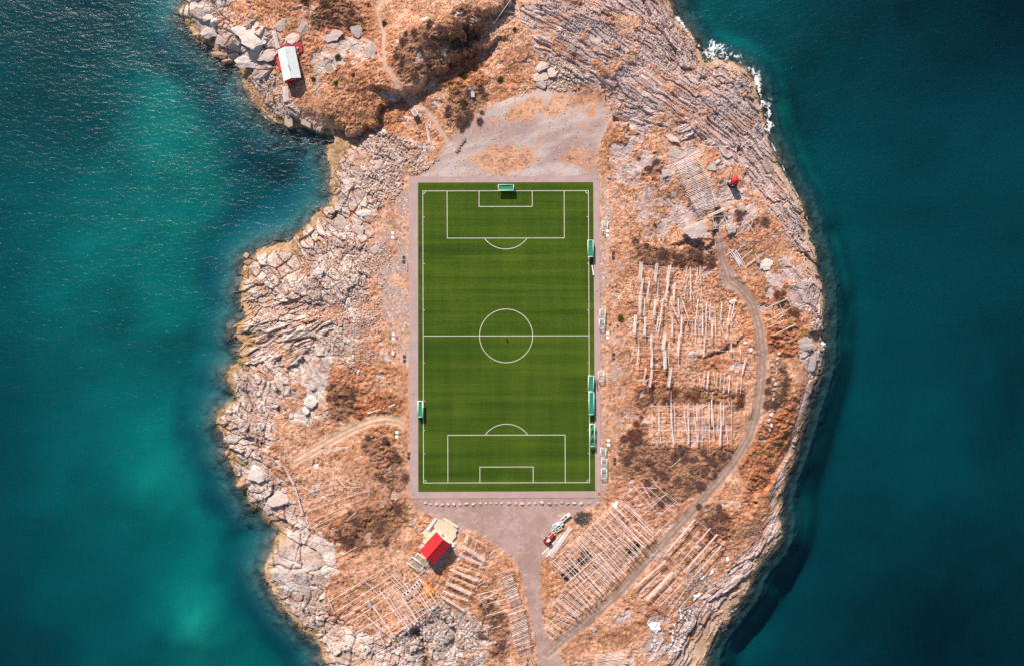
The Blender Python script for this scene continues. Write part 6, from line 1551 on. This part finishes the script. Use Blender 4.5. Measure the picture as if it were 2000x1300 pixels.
# red drain covers and posts on the apron
for px, py, s_, lb in [(1170, 963.5, .9, 'large rust-red drain cover at the lower right apron corner'), (1165.5, 957, .4, 'small rust-red drain cover beside the large one'), (807.5, 964, .4, 'small rust-red drain cover at the lower left apron corner'), (807.5, 769, .4, 'small rust-red drain cover on the left apron'), (1167, 350, .4, 'small rust-red drain cover at the upper right apron corner'), (1165.5, 569, .4, 'small rust-red drain cover on the right apron')]:
    p = P2(px, py, .06); root = empty('drain_cover', p); tag(root, lb, 'drain cover', 'drain covers on the apron')
    MB().box((0, 0, .02), (s_, s_, .05), bev=.015).build('frame', M['dark_red'], root); MB().box((0, 0, .055), (s_ * .7, s_ * .7, .02)).build('grate', M['rust'], root)
p = P2(1157.8, 528, .3); root = empty('bench', Vector((p.x, p.y, .085)), math.radians(-82)); tag(root, 'pale wooden bench between touchline and right apron', 'bench')
MB().box((0, 0, .42), (3.4, .4, .06)).build('seat', M['wood_pale'], root)
for s1 in (-1.4, 1.4): MB().box((s1, 0, .195), (.1, .35, .39)).build('leg', M['wood_pale'], root)
p = P2(1166, 750, .3); root = empty('bench', Vector((p.x, p.y, .06)), math.radians(-86)); tag(root, 'rusty narrow bench on the right apron beside a green goal', 'bench')
MB().box((0, 0, .42), (3.6, .35, .06)).build('seat', M['rust'], root)
for s1 in (-1.4, 1.4): MB().box((s1, 0, .195), (.1, .3, .39)).build('leg', M['rust'], root)

# ------------------------------------------------------------------ the person on the centre spot
def skin_obj(name, m, joints, edges, parent, root_i=0, sub=2):
    me = bpy.data.meshes.new(name); me.from_pydata([j[:3] for j in joints], edges, []); me.update()
    o = new(name, me, m, parent)
    md = o.modifiers.new('skin', 'SKIN'); md.use_smooth_shade = True
    for i, j in enumerate(joints):
        v = me.skin_vertices[0].data[i]; v.radius = (j[3], j[3]); v.use_root = (i == root_i)
    sb = o.modifiers.new('smooth', 'SUBSURF'); sb.levels = sub; sb.render_levels = sub
    return o


p = P2(988, 658, .085); root = empty('person', p, .2); tag(root, 'person in a red jacket standing on the centre spot', 'person')
J = [(0, 0, .95, .13), (0, 0, 1.15, .13), (0, 0, 1.38, .15), (0, 0, 1.5, .06), (0, .01, 1.6, .085), (0, .01, 1.7, .08),
     (.19, 0, 1.40, .06), (.25, .02, 1.15, .045), (.27, .10, .92, .035), (-.19, 0, 1.40, .06), (-.25, .02, 1.15, .045), (-.27, .10, .92, .035),
     (.10, 0, .90, .085), (.11, .02, .50, .06), (.11, 0, .09, .045), (.12, .14, .04, .035), (-.10, 0, .90, .085), (-.11, .02, .50, .06), (-.11, 0, .09, .045), (-.12, .14, .04, .035)]
E = [(0, 1), (1, 2), (2, 3), (3, 4), (4, 5), (2, 6), (6, 7), (7, 8), (2, 9), (9, 10), (10, 11), (0, 12), (12, 13), (13, 14), (14, 15), (0, 16), (16, 17), (17, 18), (18, 19)]
for sgn_, wi in ((1, 8), (-1, 11)):
    w0 = J[wi]; pi = len(J); J.append((w0[0], w0[1] + .03, w0[2] - .08, .03)); E.append((wi, pi))
    for fi in range(5):
        ox = (-.03 + .02 * fi) if fi < 4 else -.045; ln = (.07, .085, .08, .065, .05)[fi]
        a_ = len(J); J.append((w0[0] + ox * sgn_, w0[1] + .04, w0[2] - .10 - ln * .4 if fi < 4 else w0[2] - .07, .009)); J.append((w0[0] + ox * sgn_ * 1.2, w0[1] + .06, w0[2] - .10 - ln if fi < 4 else w0[2] - .11, .008)); E += [(pi, a_), (a_, a_ + 1)]
skin_obj('body', M['skin'], J, E, root)
skin_obj('jacket', M['red'], [(0, 0, .86, .16), (0, 0, 1.12, .165), (0, 0, 1.37, .175), (0, 0, 1.47, .09), (.21, 0, 1.39, .09), (.26, .02, 1.15, .072), (.275, .09, .95, .058), (-.21, 0, 1.39, .09), (-.26, .02, 1.15, .072), (-.275, .09, .95, .058)], [(0, 1), (1, 2), (2, 3), (2, 4), (4, 5), (5, 6), (2, 7), (7, 8), (8, 9)], root)
skin_obj('trousers', M['trousers'], [(0, 0, .94, .15), (.10, 0, .86, .11), (.11, .02, .50, .085), (.11, 0, .12, .07), (-.10, 0, .86, .11), (-.11, .02, .50, .085), (-.11, 0, .12, .07)], [(0, 1), (1, 2), (2, 3), (0, 4), (4, 5), (5, 6)], root)
hd = MB().sphere((0, -.01, 1.69), .115, 2, (.9, 1.05, .95)).build('hood', M['red'], root, smooth=True)
